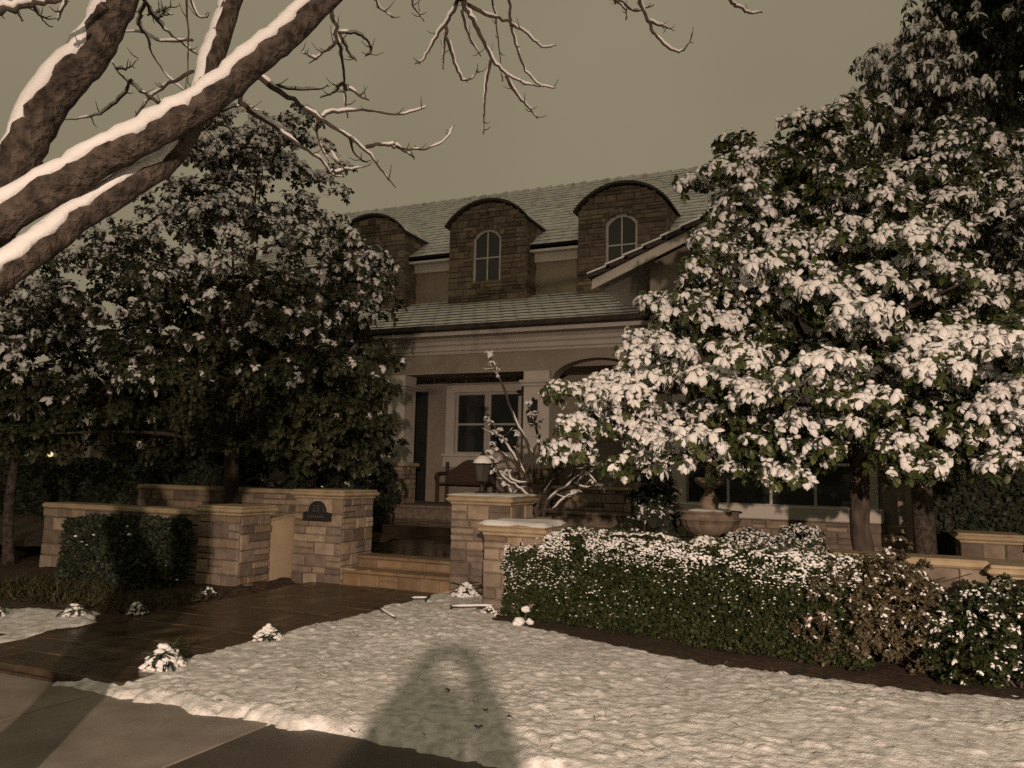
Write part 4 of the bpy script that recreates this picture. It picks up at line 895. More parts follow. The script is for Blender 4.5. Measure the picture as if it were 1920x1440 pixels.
# fountain
t = thing('fountain', (4.12, -4.05, .42), 'tan stone fountain with fluted bowl and small upper basin, behind the hedge', 'fountain')
fl = lambda j, a: 0.05 * abs(math.sin(a * 9)) if j in (3, 4, 5, 6) else 0
b = MB(); b.lathe([(.20, 0), (.20, .10), (.17, .13), (.12, .34), (.13, .36)], (4.12, -4.05, .42), 28); b.build('pedestal', S['fountain'], t)
b = MB(); b.lathe([(.12, .0), (.16, .02), (.15, .05), (.20, .07), (.30, .13), (.35, .21), (.37, .27), (.40, .275), (.405, .29), (.37, .295), (.37, .36), (.41, .37), (.41, .39), (.36, .39), (.34, .36), (.05, .34)], (4.12, -4.05, .76), 72, flute=fl); b.build('bowl', S['fountain'], t, True)
b = MB(); b.lathe([(.15, 0), (.15, .05), (.12, .07), (.105, .09), (.12, .14), (.13, .18), (.10, .23), (.07, .27), (.06, .32), (.08, .34)], (4.12, -4.05, 1.10), 28); b.build('baluster', S['fountain'], t, True)
b = MB(); b.lathe([(.06, 0), (.11, .03), (.17, .07), (.19, .12), (.185, .15), (.15, .15), (.05, .13)], (4.12, -4.05, 1.43), 40, flute=lambda j, a: .05 * abs(math.sin(a * 7)) if j in (1, 2, 3) else 0); b.build('upper_bowl', S['fountain'], t, True)
b = MB(); b.lathe([(.05, 0), (.06, .04), (.04, .08), (.06, .12), (.03, .18), (.004, .21)], (4.12, -4.05, 1.56), 16); b.build('finial', S['fountain'], t, True)
snow_pad('snow_layer', (3.86, -4.31), (4.38, -3.79), 1.145, .03, t, seed=33)

# street lamp across the road: it is what lights the scene
lx, ly, lz = LAMP_POS
t = thing('street_lamp', (lx, ly - .9, 0), 'post street lamp across the road behind the photographer', 'street lamp')
b = MB(); b.lathe([(.16, 0), (.16, .12), (.09, .2), (.07, .5), (.055, lz + .25)], (lx, ly - .9, -.02), 14); b.build('post', S['iron'], t, True)
b = MB(); b.tube([(lx, ly - .9, lz + .15), (lx, ly - .6, lz + .30), (lx, ly - .25, lz + .28), (lx, ly, lz + .22)], [.035]*4, 8); b.build('arm', S['iron'], t, True)
b = MB(); b.lathe([(.20, .05), (.21, .09), (.15, .17), (.05, .24)], (lx, ly, lz), 20); b.build('lamp_hood', S['iron'], t, True)
b = MB(); b.lathe([(.19, .045), (.10, .02), (.01, .012)], (lx, ly, lz), 20); b.build('lamp_lens', S['lens'], t, True)
ld = bpy.data.lights.new('street_light', 'SPOT'); ld.energy = LAMP_WATTS; ld.color = LAMP_COLOR; ld.shadow_soft_size = .11; ld.spot_size = math.radians(140); ld.spot_blend = 1.0
lo = bpy.data.objects.new('street_light', ld); COL.objects.link(lo)
lo.location = (lx, ly, lz - .12)
lo.rotation_euler = Vector((-3.4, 14.5, -18.5)).to_track_quat('-Z', 'Y').to_euler()
lo.parent = t; lo.matrix_parent_inverse = Matrix.Translation(t.location).inverted()

# the photographer, standing in the road with the phone held up; only the shadow reaches the picture
def person():
    back = -fh
    base = Vector((CAM.x, CAM.y, -.13)) + back * .46 - rh * .115
    def P(r, f, z): return base + rh * r + fh * f + Vector((0, 0, z))
    V = []; E = []; Rr = []
    def v(p, r, par=None):
        V.append(tuple(p)); Rr.append(r)
        if par is not None: E.append((par, len(V) - 1))
        return len(V) - 1
    pel = v(P(0, 0, .90), .15); sp = v(P(0, .0, 1.06), .14, pel); ch = v(P(0, .02, 1.27), .19, sp); nk0 = v(P(0, .02, 1.38), .075, ch); nk = v(P(.01, .03, 1.45), .058, nk0)
    h1 = v(P(.02, .05, 1.53), .088, nk); v(P(.02, .04, 1.62), .078, h1); v(P(.02, .14, 1.52), .016, h1); v(P(.10, .04, 1.54), .013, h1); v(P(-.06, .04, 1.54), .013, h1)
    pc = .06
    for s in (-1, 1):
        eo = .30 if s < 0 else .265
        hp = v(P(.10 * s, 0, .82), .11, pel); kn = v(P(.13 * s, .03, .46), .075, hp); an = v(P(.15 * s, -.01, .10), .048, kn); v(P(.165 * s, .15, .045), .043, an)
        sh = v(P(.20 * s, .02, 1.345), .11, ch); el = v(P(eo * s + pc * .7, .20, 1.30), .105, sh)
        wr = v(P(pc + .12 * s, .395, 1.64), .062, el); pa = v(P(pc + .10 * s, .43, 1.70), .036, wr)
        for k in range(4):
            zz = 1.745 - .022 * k
            f1 = v(P(pc + .09 * s, .452, zz), .0095, pa); f2 = v(P(pc + .065 * s, .462, zz), .0085, f1); v(P(pc + .04 * s, .455, zz - .004), .008, f2)
        t1 = v(P(pc + .07 * s, .42, 1.68), .011, pa); v(P(pc + .045 * s, .425, 1.70), .009, t1)
    me = bpy.data.meshes.new('body'); me.from_pydata(V, E, []); o = bpy.data.objects.new('body', me); COL.objects.link(o)
    m = o.modifiers.new('skin', 'SKIN'); m.use_smooth_shade = True
    for i, sv in enumerate(me.skin_vertices[0].data): sv.radius = (Rr[i], Rr[i]); sv.use_root = (i == 0)
    ss = o.modifiers.new('sub', 'SUBSURF'); ss.levels = 1; ss.render_levels = 1
    dg = bpy.context.evaluated_depsgraph_get(); dg.update(); nm = bpy.data.meshes.new_from_object(o.evaluated_get(dg))
    bpy.data.objects.remove(o)
    t = thing('person', tuple(base), 'person in a dark coat standing in the road holding up a phone', 'person')
    for k in ('coat', 'skin'): nm.materials.append(S[k])
    for p in nm.polygons:
        c = p.center; rel = Vector(c) - base; f = rel.dot(fh)
        p.material_index = 1 if (rel.z > 1.44 and f < .2) or f > .405 else 0
        p.use_smooth = True
    b = bpy.data.objects.new('body', nm); COL.objects.link(b); attach(b, t)
    hb = MB(); hc = P(.02, .02, 1.58); hb.lathe([(.15, -.30), (.175, -.24), (.17, -.12), (.155, -.02), (.13, .05), (.08, .10), (.01, .12)], tuple(hc), 16); hb.build('hair', S['hair'], b, True)
person()
t = thing('phone', tuple(CAM - Vector((0, 0, .04))), 'black phone held up by the person in the road', 'phone')
b = MB(); b.bbox((-.078, -.039, -.0085), (.078, .039, 0), .003)
Rm = Matrix(((Rv.x, Uv.x, -fw.x), (Rv.y, Uv.y, -fw.y), (Rv.z, Uv.z, -fw.z)))
b.v = [tuple(CAM + Rm @ (Vector(p) + Vector((-.06, -.02, .016)))) for p in b.v]
b.build('phone_body', S['iron'], t)

# neighbour's house, far left
t = thing('neighbour_house', (-19, 3, .3), 'pale neighbouring house glimpsed under the trees at the far left', 'house')
b = MB(); wall_y(b, 0.5, .8, -24, -12.2, .2, 3.4, [(-16.2, -15.0, 1.2, 2.6)]); b.box((-24, .8, .2), (-23.7, 9, 3.4)); b.box((-12.5, .8, .2), (-12.2, 9, 3.4)); b.build('wall', S['neigh'], t)
b = MB(); b.prism([(-.2, 3.35), (4.8, 5.2), (9.6, 3.35), (9.6, 3.25), (-.2, 3.25)], lambda p, q, s: (s, p, q), -24.5, -11.8); b.build('roof', S['tile_snow'], t)
b = MB(); b.box((-16.2, .7, 1.2), (-15.0, .74, 2.6)); b.build('window', S['glass'], t)
for x in (-15.6, -13.2): MB().box((x - .12, .38, .2), (x + .12, .5, 3.3)).build('downpipe_trim', S['white_frame'], t)
t = thing('porch_light', (-14.6, .4, 2.0), 'small lit yellow porch light on the neighbouring house', 'lamp')
b = MB(); b.lathe([(.02, 0), (.06, .03), (.075, .10), (.06, .17), (.02, .2)], (-14.6, .36, 1.75), 12); b.build('bulb', S['bulb'], t, True)
b = MB(); b.lathe([(.09, .2), (.07, .24), (.01, .27)], (-14.6, .36, 1.75), 12); b.box((-14.63, .38, 1.96), (-14.57, .5, 2.0)); b.build('lamp_hood', S['iron'], t)

# ------------------------------------------------------------------ foliage
# leaf outline, x along the leaf; bare leaf folded along the midrib, snow as a rounded loaf on top
LEAF_V = np.array([(0,0,0),(.38,.25,.02),(.38,-.25,.02),(.80,.23,-.12),(.80,-.23,-.12),(1.04,0,-.30),(.38,0,-.03),(.80,0,-.16)], float)
LEAF_T = np.array([(0,6,1),(0,2,6),(1,6,7),(1,7,3),(2,4,7),(2,7,6),(3,7,5),(4,5,7)])
SNOW_V = np.array([(.0,0,.03),(.36,.28,.0),(.36,-.28,.0),(.80,.30,-.13),(.80,-.30,-.13),(1.08,0,-.30),(.40,.0,.22),(.78,0,.12),(.13,.0,.15),(1.0,0,-.08)], float)
SNOW_T = np.array([(0,8,1),(0,2,8),(8,6,1),(8,2,6),(1,6,7),(1,7,3),(2,4,7),(2,7,6),(3,7,9),(4,9,7),(3,9,5),(4,5,9)])

def unit(a): return a / np.maximum(np.linalg.norm(a, axis=-1, keepdims=True), 1e-9)
def rsphere(n, r): return unit(r.normal(size=(n, 3)))

ICO = None
def ico():
    global ICO
    if ICO is None:
        g = (1 + 5 ** .5) / 2
        v = unit(np.array([(-1,g,0),(1,g,0),(-1,-g,0),(1,-g,0),(0,-1,g),(0,1,g),(0,-1,-g),(0,1,-g),(g,0,-1),(g,0,1),(-g,0,-1),(-g,0,1)], float))
        f = np.array([(0,11,5),(0,5,1),(0,1,7),(0,7,10),(0,10,11),(1,5,9),(5,11,4),(11,10,2),(10,7,6),(7,1,8),(3,9,4),(3,4,2),(3,2,6),(3,6,8),(3,8,9),(4,9,5),(2,4,11),(6,2,10),(8,6,7),(9,8,1)])
        ICO = (v, f)
    return ICO
def blobs(P, sz, r, flat=.7):
    v, f = ico(); n = len(P)
    sc = sz[:, None, None] * r.uniform(.75, 1.25, (n, 12, 1)) * np.array([1, 1, flat])
    V = P[:, None] + v[None] * sc
    return V.reshape(-1, 3), (f[None] + (np.arange(n) * 12)[:, None, None]).reshape(-1, 3)
def leaf_frames(pos, axis, K, L, r, spread=(50, 88), droop=0.3, lj=0.3):
    n = len(pos)
    ref = np.where(np.abs(axis[:, 2:3]) < .9, np.array([[0, 0, 1.]]), np.array([[1., 0, 0]]))
    a = unit(np.cross(axis, ref)); b = np.cross(axis, a)
    ph = 2 * np.pi * (np.arange(K)[None] / K + r.rand(n, 1)) + r.uniform(-.35, .35, (n, K))
    th = np.radians(r.uniform(*spread, (n, K)))
    ex = axis[:, None] * np.cos(th)[..., None] + (a[:, None] * np.cos(ph)[..., None] + b[:, None] * np.sin(ph)[..., None]) * np.sin(th)[..., None]
    ex[..., 2] -= droop * r.uniform(.4, 1.4, (n, K)); ex = unit(ex)
    n0 = axis[:, None] * .5 + np.array([0, 0, 1.]) + r.normal(scale=.25, size=(n, K, 3))
    ez = unit(n0 - (n0 * ex).sum(-1, keepdims=True) * ex); ey = np.cross(ez, ex)
    s = L * r.uniform(1 - lj, 1 + lj, (n, K))
    p = np.repeat(pos[:, None], K, 1)
    return p.reshape(-1, 3), ex.reshape(-1, 3), ey.reshape(-1, 3), ez.reshape(-1, 3), s.reshape(-1)

def expand(tV, tT, p, ex, ey, ez, s, wid=1.0, thick=None):
    th = s if thick is None else thick
    V = p[:, None] + ex[:, None] * (tV[None, :, 0:1] * s[:, None, None]) + ey[:, None] * (tV[None, :, 1:2] * s[:, None, None] * wid) + ez[:, None] * (tV[None, :, 2:3] * th[:, None, None])
    n = len(p); m = len(tV)
    T = tT[None] + (np.arange(n) * m)[:, None, None]
    return V.reshape(-1, 3), T.reshape(-1, 3)

def template(name, snowy, wid, leafmat):
    V = LEAF_V * np.array([1, wid, 1]); T = [tuple(t) for t in LEAF_T]; mi = [0] * len(T)
    if snowy:
        T += [tuple(t + len(V)) for t in SNOW_T]; mi += [1] * len(SNOW_T); V = np.vstack([V, SNOW_V * np.array([1, wid, 1])])
    me = bpy.data.meshes.new(name); me.from_pydata([tuple(v) for v in V], [], [tuple(int(i) for i in t) for t in T])
    me.materials.append(leafmat); me.materials.append(S['leaf_snow']); me.polygons.foreach_set('material_index', mi); me.polygons.foreach_set('use_smooth', [True] * len(T)); me.update()
    return me

def sample_clumps(lobes, n, r, fmin=.45):
    w = np.array([l[3] * l[4] for l in lobes]); w = w / w.sum()
    k = r.choice(len(lobes), n, p=w); d = rsphere(n, r); f = r.uniform(fmin, 1.0, (n, 1)) ** .6
    c = np.array([l[:3] for l in lobes])[k]; rad = np.array([(l[3], l[3], l[4]) for l in lobes])[k]
    f = np.where(r.rand(n, 1) < .12, r.uniform(1.0, 1.28, (n, 1)), f)
    return c + d * rad * f

def foliage(parent, lobes, n, cr, per, L, K, leafmat, r, snow, ind=0, wid=1.0, droop=.3, spread=(50, 88), fmin=.45, flat=.65, extra=None, zlow=-9, shelter=.25, heart=1, leafsnow=.82, heavy=False):
    cc = sample_clumps(lobes, n, r, fmin)
    cc = cc[cc[:, 2] > zlow]
    if extra is not None: cc = np.vstack([cc, extra])
    n = len(cc); rad = cr * r.uniform(.65, 1.3, n)
    cen = np.array([l[:3] for l in lobes]).mean(0)
    # how much each clump is sheltered by clumps above it
    dxy = np.hypot(cc[:, None, 0] - cc[None, :, 0], cc[:, None, 1] - cc[None, :, 1]); dz = cc[None, :, 2] - cc[:, None, 2]
    shel = ((dxy < cr * 1.1) & (dz > cr * .7)).sum(1)
    d = rsphere(n * per, r).reshape(n, per, 3); d[..., 2] = np.where(d[..., 2] < -.35, -d[..., 2] * .7, d[..., 2]); d = unit(d)
    pos = cc[:, None] + d * (rad[:, None, None] * np.array([1, 1, flat])) * (r.uniform(.6, 1.0, (n, per, 1)))
    out = unit(cc - cen)
    ax = unit(d * .8 + out[:, None] * .35 + np.array([0, 0, .45]))
    sz_ = (np.clip((d[..., 2] + .38) / .5, 0, 1) * 1.25) if heavy else (.72 + .8 * d[..., 2])
    ps = np.clip(snow(cc)[:, None] * (r.uniform(.45, 1.15, (n, 1)) if heavy else 1) * sz_ / (1 + shelter * np.maximum(0, shel - 1))[:, None], 0, 1)
    sn = r.rand(n, per) < ps
    pos = pos.reshape(-1, 3); ax = ax.reshape(-1, 3); sn = sn.reshape(-1)
    p, ex, ey, ez, s = leaf_frames(pos, ax, K, L, r, spread, droop)
    sl = np.repeat(sn, K) & (r.rand(len(p)) < leafsnow)
    # leaves carrying snow hang down under the load
    ex = ex.copy(); ex[sl, 2] -= r.uniform(.1, 1.3, sl.sum()); ex = unit(ex); ez = unit(ez - (ez * ex).sum(-1, keepdims=True) * ex); ey = np.cross(ez, ex)
    idx = np.arange(len(p)); pick = np.zeros(len(p), bool)
    if ind:
        rel = p - np.array(CAM); dep = rel @ np.array(fw); ok = dep > .5
        xs = np.abs(rel @ np.array(Rv)) / dep; ys = np.abs(rel @ np.array(Uv)) / dep
        fine = ok & (xs < .62) & (ys < .46); dist = np.where(fine, np.linalg.norm(rel, axis=1) - s * 3, 1e9)
        pick[np.argsort(dist)[:ind]] = True
    J = ~pick
    V1, T1 = expand(LEAF_V, LEAF_T, p[J], ex[J], ey[J], ez[J], s[J], wid)
    Js = J & sl
    V2, T2 = expand(SNOW_V, SNOW_T, p[Js], ex[Js], ey[Js], ez[Js], s[Js] * r.uniform(.9, 1.08, Js.sum()), wid * 1.02, s[Js] * r.uniform(.7, 1.5, Js.sum()))
    hp = np.repeat(pos[sn], heart, 0); hp = hp + r.normal(scale=L * .42 * (heart > 1), size=hp.shape) * np.array([1, 1, .6]) + np.array([0, 0, L * .03])
    hp = hp[r.rand(len(hp)) < .75]
    V3, T3 = blobs(hp, L * r.uniform(.20, .50, len(hp)), r, .62)
    o = tri_mesh('crown', np.vstack([V1, V2, V3]), np.vstack([T1, T2 + len(V1), T3 + len(V1) + len(V2)]), np.r_[np.zeros(len(T1), int), np.ones(len(T2) + len(T3), int)], [leafmat, S['leaf_snow']], parent, True)
    o['kind'] = 'stuff'
    if ind:
        tb = template('leaf', False, wid, leafmat); ts = template('leaf', True, wid, leafmat)
        for i in np.where(pick)[0]:
            q = bpy.data.objects.new('leaf', ts if sl[i] else tb); COL.objects.link(q); q.parent = o
            q.matrix_basis = Matrix(((ex[i,0]*s[i], ey[i,0]*s[i], ez[i,0]*s[i], p[i,0]), (ex[i,1]*s[i], ey[i,1]*s[i], ez[i,1]*s[i], p[i,1]), (ex[i,2]*s[i], ey[i,2]*s[i], ez[i,2]*s[i], p[i,2]), (0,0,0,1)))
    return o, cc

def smooth_path(P, k=4):
    """Catmull-Rom through (x,y,z,r) points"""
    P = np.array(P, float); Q = np.vstack([2 * P[0] - P[1], P, 2 * P[-1] - P[-2]]); out = []
    for i in range(1, len(Q) - 2):
        for t in np.linspace(0, 1, k, endpoint=False):
            a, b, c, d = Q[i-1], Q[i], Q[i+1], Q[i+2]
            out.append(.5 * ((2*b) + (c-a)*t + (2*a-5*b+4*c-d)*t*t + (3*b-a-3*c+d)*t**3))
    out.append(P[-1]); return np.array(out)

def branch(name, P, m, parent, seg=8, k=4, snow=0.0, wob=0.0, jit=0.04, seed=0, cover=0.8, spurs=0):
    """a limb with its own layer of snow along the upper side"""
    Q = smooth_path(P, k); r = np.random.RandomState(seed)
    if wob: Q[1:-1, :3] += r.normal(scale=wob, size=(len(Q) - 2, 3)) * Q[1:-1, 3:4]
    Q[:, 3] = np.maximum(Q[:, 3], .003)
    b = MB(); b.tube(Q[:, :3], Q[:, 3], seg, jitter=jit)
    for k_ in range(spurs):
        i = r.randint(1, len(Q)); a_ = Q[i, :3]; d_ = r.normal(size=3); d_[2] = d_[2] * .5 + .25; d_ = d_ / np.linalg.norm(d_); ln = r.uniform(.02, .09)
        b.tube([a_, a_ + d_ * ln * .5, a_ + d_ * ln + np.array([0, 0, ln * .3])], [.0038, .003, .0015], 4)
    o = b.build(name, m, parent, True)
    if snow:
        runs = []; cur = []
        nz_ = vnoise(np.arange(len(Q)) * .45 + seed * 7.3, np.full(len(Q), seed * 1.7), 77)
        for i in range(len(Q)):
            t = Q[min(i+1, len(Q)-1), :3] - Q[max(i-1, 0), :3]; t = t / (np.linalg.norm(t) + 1e-9)
            if abs(t[2]) < (.93 if cover < 1 else .985) and nz_[i] < cover: cur.append(i)
            else:
                if len(cur) > 1: runs.append(cur)
                cur = []
        if len(cur) > 1: runs.append(cur)
        sb = MB(); NA = 7
        for ru in runs:
            vs = []
            for j, i in enumerate(ru):
                e = min(1, (.25 + min(j, len(ru) - 1 - j)) / 1.8); r_ = Q[i, 3]
                t = Vector(Q[min(i+1, len(Q)-1), :3] - Q[max(i-1, 0), :3]).normalized()
                u_ = (Vector((-.10, -.25, 1)) - t * t.dot(Vector((-.10, -.25, 1)))).normalized(); sd = t.cross(u_)
                e = e * min(1, max(.25, (1 - abs(t.z)) / .09))
                th = (r_ * .22 + .007) * snow * e * (.75 + .5 * float(vnoise(np.array(i * .9), np.array(seed * 3.1), 78))); half = math.radians((70 if r_ > .02 else 80) * (.75 + .5 * float(vnoise(np.array(i * .6 + 9), np.array(seed * 2.1), 79)))) * (.35 + .65 * e)
                c = Vector(Q[i, :3])
                for k in range(NA):
                    an = half * (2 * k / (NA - 1) - 1); rr_ = r_ * (.84 + .13 * e) + th * math.sqrt(max(0, 1 - abs(2 * k / (NA - 1) - 1) ** 2.2)) * (1 + r.uniform(-.12, .12))
                    vs.append(c + u_ * (math.cos(an) * rr_) + sd * (math.sin(an) * rr_))
                vs.append(c + u_ * r_ * .3)
            M1 = NA + 1; fs = []
            for j in range(len(ru) - 1):
                for k in range(M1): fs.append((j*M1+k, j*M1+(k+1) % M1, (j+1)*M1+(k+1) % M1, (j+1)*M1+k))
            fs.append(tuple(range(M1 - 1, -1, -1))); fs.append(tuple(range((len(ru)-1)*M1, len(ru)*M1)))
            sb.add(vs, fs)
        if sb.v: sb.build('snow_layer', S['snow'], o, True, kind='stuff')
    return o

# ---- right magnolia, heavy with snow
R1 = np.random.RandomState(101)
t = thing('magnolia_tree', (5.94, -5.35, .42), 'big broadleaf magnolia heaped with snow behind the long hedge', 'tree')
branch('trunk', [(6.02,-5.3,.36,.16), (5.97,-5.3,.75,.115), (5.93,-5.32,1.2,.10), (5.95,-5.3,1.7,.097), (5.9,-5.35,2.3,.09), (5.85,-5.3,3.1,.08), (5.7,-5.4,4.2,.05), (5.5,-5.5,5.2,.02)], S['bark_grey'], t, seg=12, wob=.06, jit=.05)
snowR = lambda c: np.clip(1.08 - .21 * (c[:, 2] - 2.5), .22, 1.08)
ex_ = np.array([(3.35,-7.35,2.05),(3.75,-7.3,2.0),(3.9,-7.2,2.5),(4.0,-7.0,2.9),(3.3,-7.2,1.8),(4.1,-6.9,1.95),(5.2,-6.4,1.8),(5.6,-6.7,1.85),(5.0,-6.7,1.9),(4.6,-6.9,1.85),(6.3,-6.5,1.9),(5.4,-5.6,1.75),(6.1,-5.9,1.95),(6.7,-6.4,2.0),(4.3,-7.0,1.75),(4.9,-6.5,1.62),(5.3,-6.9,1.6),(6.5,-6.7,1.75),(7.1,-6.6,1.7),(7.3,-6.2,1.85),(3.9,-7.2,1.62),(5.8,-6.9,2.1)])
o, cc = foliage(t, LOBE_RIGHT, 330, .31, 34, .082, 7, S['leaf_mag'], R1, snowR, ind=300, extra=ex_, droop=.30, spread=(40, 105), zlow=1.60, flat=.6, shelter=.15, heart=2, leafsnow=.80, heavy=True)
for i in range(22):
    c = cc[R1.randint(len(cc))]; z0 = min(2.0 + .8 * R1.rand(), c[2] - .1)
    branch('limb', [(5.9,-5.33,z0,.04), (5.9*.5+c[0]*.5+R1.normal()*.15, -5.35*.5+c[1]*.5, (z0+c[2])/2+.15, .03), (*c, .008)], S['bark_grey'], t, seg=6, seed=i)

# ---- drooping tree behind it, lightly snowed, and the tall dark one at the edge
R2 = np.random.RandomState(102)
t = thing('back_tree', (6.6, -3.1, .42), 'tall drooping grey green tree rising behind the snowy magnolia', 'tree')
branch('trunk', [(6.7,-3.2,.3,.14), (6.65,-3.2,2,.12), (6.6,-3.2,4,.09), (6.75,-3.1,6.3,.05), (6.85,-3.0,7.4,.015)], S['bark'], t, seg=10)
foliage(t, LOBE_BACK, 380, .24, 15, .095, 6, S['leaf_back'], R2, lambda c: np.full(len(c), .55), ind=0, wid=.62, droop=.75, spread=(60, 100))
R3 = np.random.RandomState(103)
t = thing('dark_tree', (8.3, -.4, .3), 'tallest dark evergreen tree at the upper right edge', 'tree')
branch('trunk', [(8.35,-.3,.2,.2), (8.35,-.3,4,.15), (8.35,-.3,8,.07), (8.3,-.3,10,.02)], S['bark'], t, seg=10)
foliage(t, LOBE_DARK, 420, .34, 14, .13, 6, S['leaf_dark'], R3, lambda c: np.full(len(c), .13), wid=.6, droop=.6, spread=(60, 100))

# ---- left evergreen
R4 = np.random.RandomState(104)
t = thing('evergreen_tree', (-3.07, -5.1, .44), 'broad dark evergreen with snow flecked crown left of the gate', 'tree')
branch('trunk', [(-3.05,-5.1,.38,.15), (-3.07,-5.05,1.0,.12), (-3.05,-5.1,1.7,.11), (-2.95,-5.15,2.6,.10), (-2.85,-5.2,4,.07), (-2.7,-5.2,5.6,.03)], S['bark_grey'], t, seg=10, jit=.05)
snowL = lambda c: np.clip(.04 + .17 * (c[:, 2] - 2.6), .02, .70)
o, cc = foliage(t, LOBE_LEFT, 720, .25, 15, .082, 7, S['leaf_left'], R4, snowL, ind=200, droop=.3, shelter=.16, heart=2)
for i in range(16):
    c = cc[R4.randint(len(cc))]
    z0 = min(1.8 + R4.rand() * 2, c[2])
    branch('limb', [(-3.0,-5.15,z0,.045), (-3.0*.5+c[0]*.5, -5.15*.5+c[1]*.5, (z0+c[2])/2+.1, .025), (*c, .008)], S['bark'], t, seg=6)
R5 = np.random.RandomState(105)
t = thing('twin_trunk_tree', (-5.4, -7.2, .3), 'bronze leaved tree with two slim trunks at the far left edge', 'tree')
branch('trunk', [(-5.55,-7.4,.05,.09), (-5.5,-7.35,1,.07), (-5.5,-7.3,2.2,.05), (-5.5,-7.3,3.0,.02)], S['bark'], t, seg=9)
branch('trunk', [(-5.15,-7.1,.05,.085), (-5.2,-7.15,1,.065), (-5.15,-7.1,2.2,.045), (-5.2,-7.0,3.0,.02)], S['bark'], t, seg=9)
foliage(t, LOBE_FARLEFT, 230, .27, 14, .09, 6, S['leaf_left'], R5, lambda c: np.clip(.15 + .3 * (c[:, 2] - 2.6), .02, .6), droop=.4)

# ---- near street tree: traced limbs and twigs, plus two added limbs out of view
t = thing('street_tree', (2.42, -12.75, -.03), 'leafless street tree with snow lined limbs reaching across the upper left', 'tree')
branch('trunk', [(2.50,-12.80,-.06,.26), (2.45,-12.76,.25,.19), (2.42,-12.72,1.0,.165), (2.42,-12.70,1.8,.16), (NEAR[1][1][0][0]-.06, NEAR[1][1][0][1]-.03, 2.35, .155), (NEAR[1][1][0][0]+.0, NEAR[1][1][0][1], 2.62, .13)], S['bark'], t, seg=16, k=5, wob=.03, jit=.015)
for q_, P in enumerate(([(2.42,-12.75,.45,.14),(2.02,-12.8,1.3,.12),(1.7,-12.85,2.0,.11),(1.2,-12.9,3.0,.09),(.6,-13.0,4.2,.06),(.2,-13.1,5.2,.03)],
                        [(2.42,-12.74,.95,.12),(1.75,-12.6,1.7,.10),(1.2,-12.5,2.35,.085),(.5,-12.4,3.1,.06),(-.2,-12.4,4.0,.03)])):
    branch('limb', P, S['bark'], t, seg=12, k=5, snow=1.0, wob=.05, jit=.015, seed=80 + q_, cover=2)  # both limbs are untraced, added to throw shade on the left hedge and walls
li = 0
for nm, P in NEAR:
    li += 1
    if nm == 'limb':
        P = [tuple(p) for p in P]
        if li <= 3: P = [(2.42, -12.71, 1.95 if li == 3 else 2.2, P[0][3] * 1.05)] + P
        branch('limb', P, S['bark'], t, seg=16, k=6, snow=1.0, wob=.05, jit=.015, seed=li, cover=2 if li < 4 else .85)
    else:
        P = [(p[0], p[1], p[2], p[3] * (.92 - .5 * i / (len(P) - 1))) for i, p in enumerate(P)]
        branch('twig', P, S['twig'], t, seg=6, k=5, snow=1.25, wob=.45, jit=.15, seed=li, cover=.72, spurs=5)

# ---- bare shrub behind the right pillar
t = thing('bare_shrub', (1.95, -4.55, .44), 'leafless branching shrub tipped with snow behind the lantern pillar', 'shrub')
R6 = np.random.RandomState(106); tips = []
for i, P in enumerate(BUSH):
    branch('stem', P, S['twig'], t, seg=6, k=4, snow=.8, wob=.3, jit=.1, seed=200 + i, cover=.62)
    tips += [P[-1][:3]] + ([P[-2][:3], tuple((np.array(P[-1][:3]) + np.array(P[-2][:3])) / 2)] if i in (3, 4, 5) else [])
    for k in range(3):
        a = np.array(P[-2]); q = a + np.r_[R6.normal(scale=.12, size=2), R6.uniform(.0, .16), 0]; q[3] = .004
        branch('stem', [tuple(a[:3]) + (.007,), tuple((a[:3] + q[:3]) / 2 + R6.normal(scale=.02, size=3)) + (.006,), tuple(q)], S['twig'], t, seg=5, k=3, snow=1.1, seed=300 + i * 3 + k)
tips = np.array(tips); pos = np.repeat(tips, 2, 0) + R6.normal(scale=.03, size=(len(tips) * 2, 3))
p, ex, ey, ez, s = leaf_frames(pos, unit(np.array([[0, 0, 1.]]) + R6.normal(scale=.3, size=pos.shape)), 5, .055, R6, droop=.5)
V1, T1 = expand(LEAF_V, LEAF_T, p, ex, ey, ez, s); V2, T2 = expand(SNOW_V, SNOW_T, p, ex, ey, ez, s * 1.05, 1.1, s * 1.6)
o = tri_mesh('leaf_tufts', np.vstack([V1, V2]), np.vstack([T1, T2 + len(V1)]), np.r_[np.zeros(len(T1), int), np.ones(len(T2), int)], [S['leaf_grey'], S['leaf_snow']], t); o['kind'] = 'stuff'

# ---- hedges
QV = np.array([(0,0,0),(.5,.32,.05),(1,0,-.05),(.5,-.32,.05)], float); QT = np.array([(0,3,1),(1,3,2)])

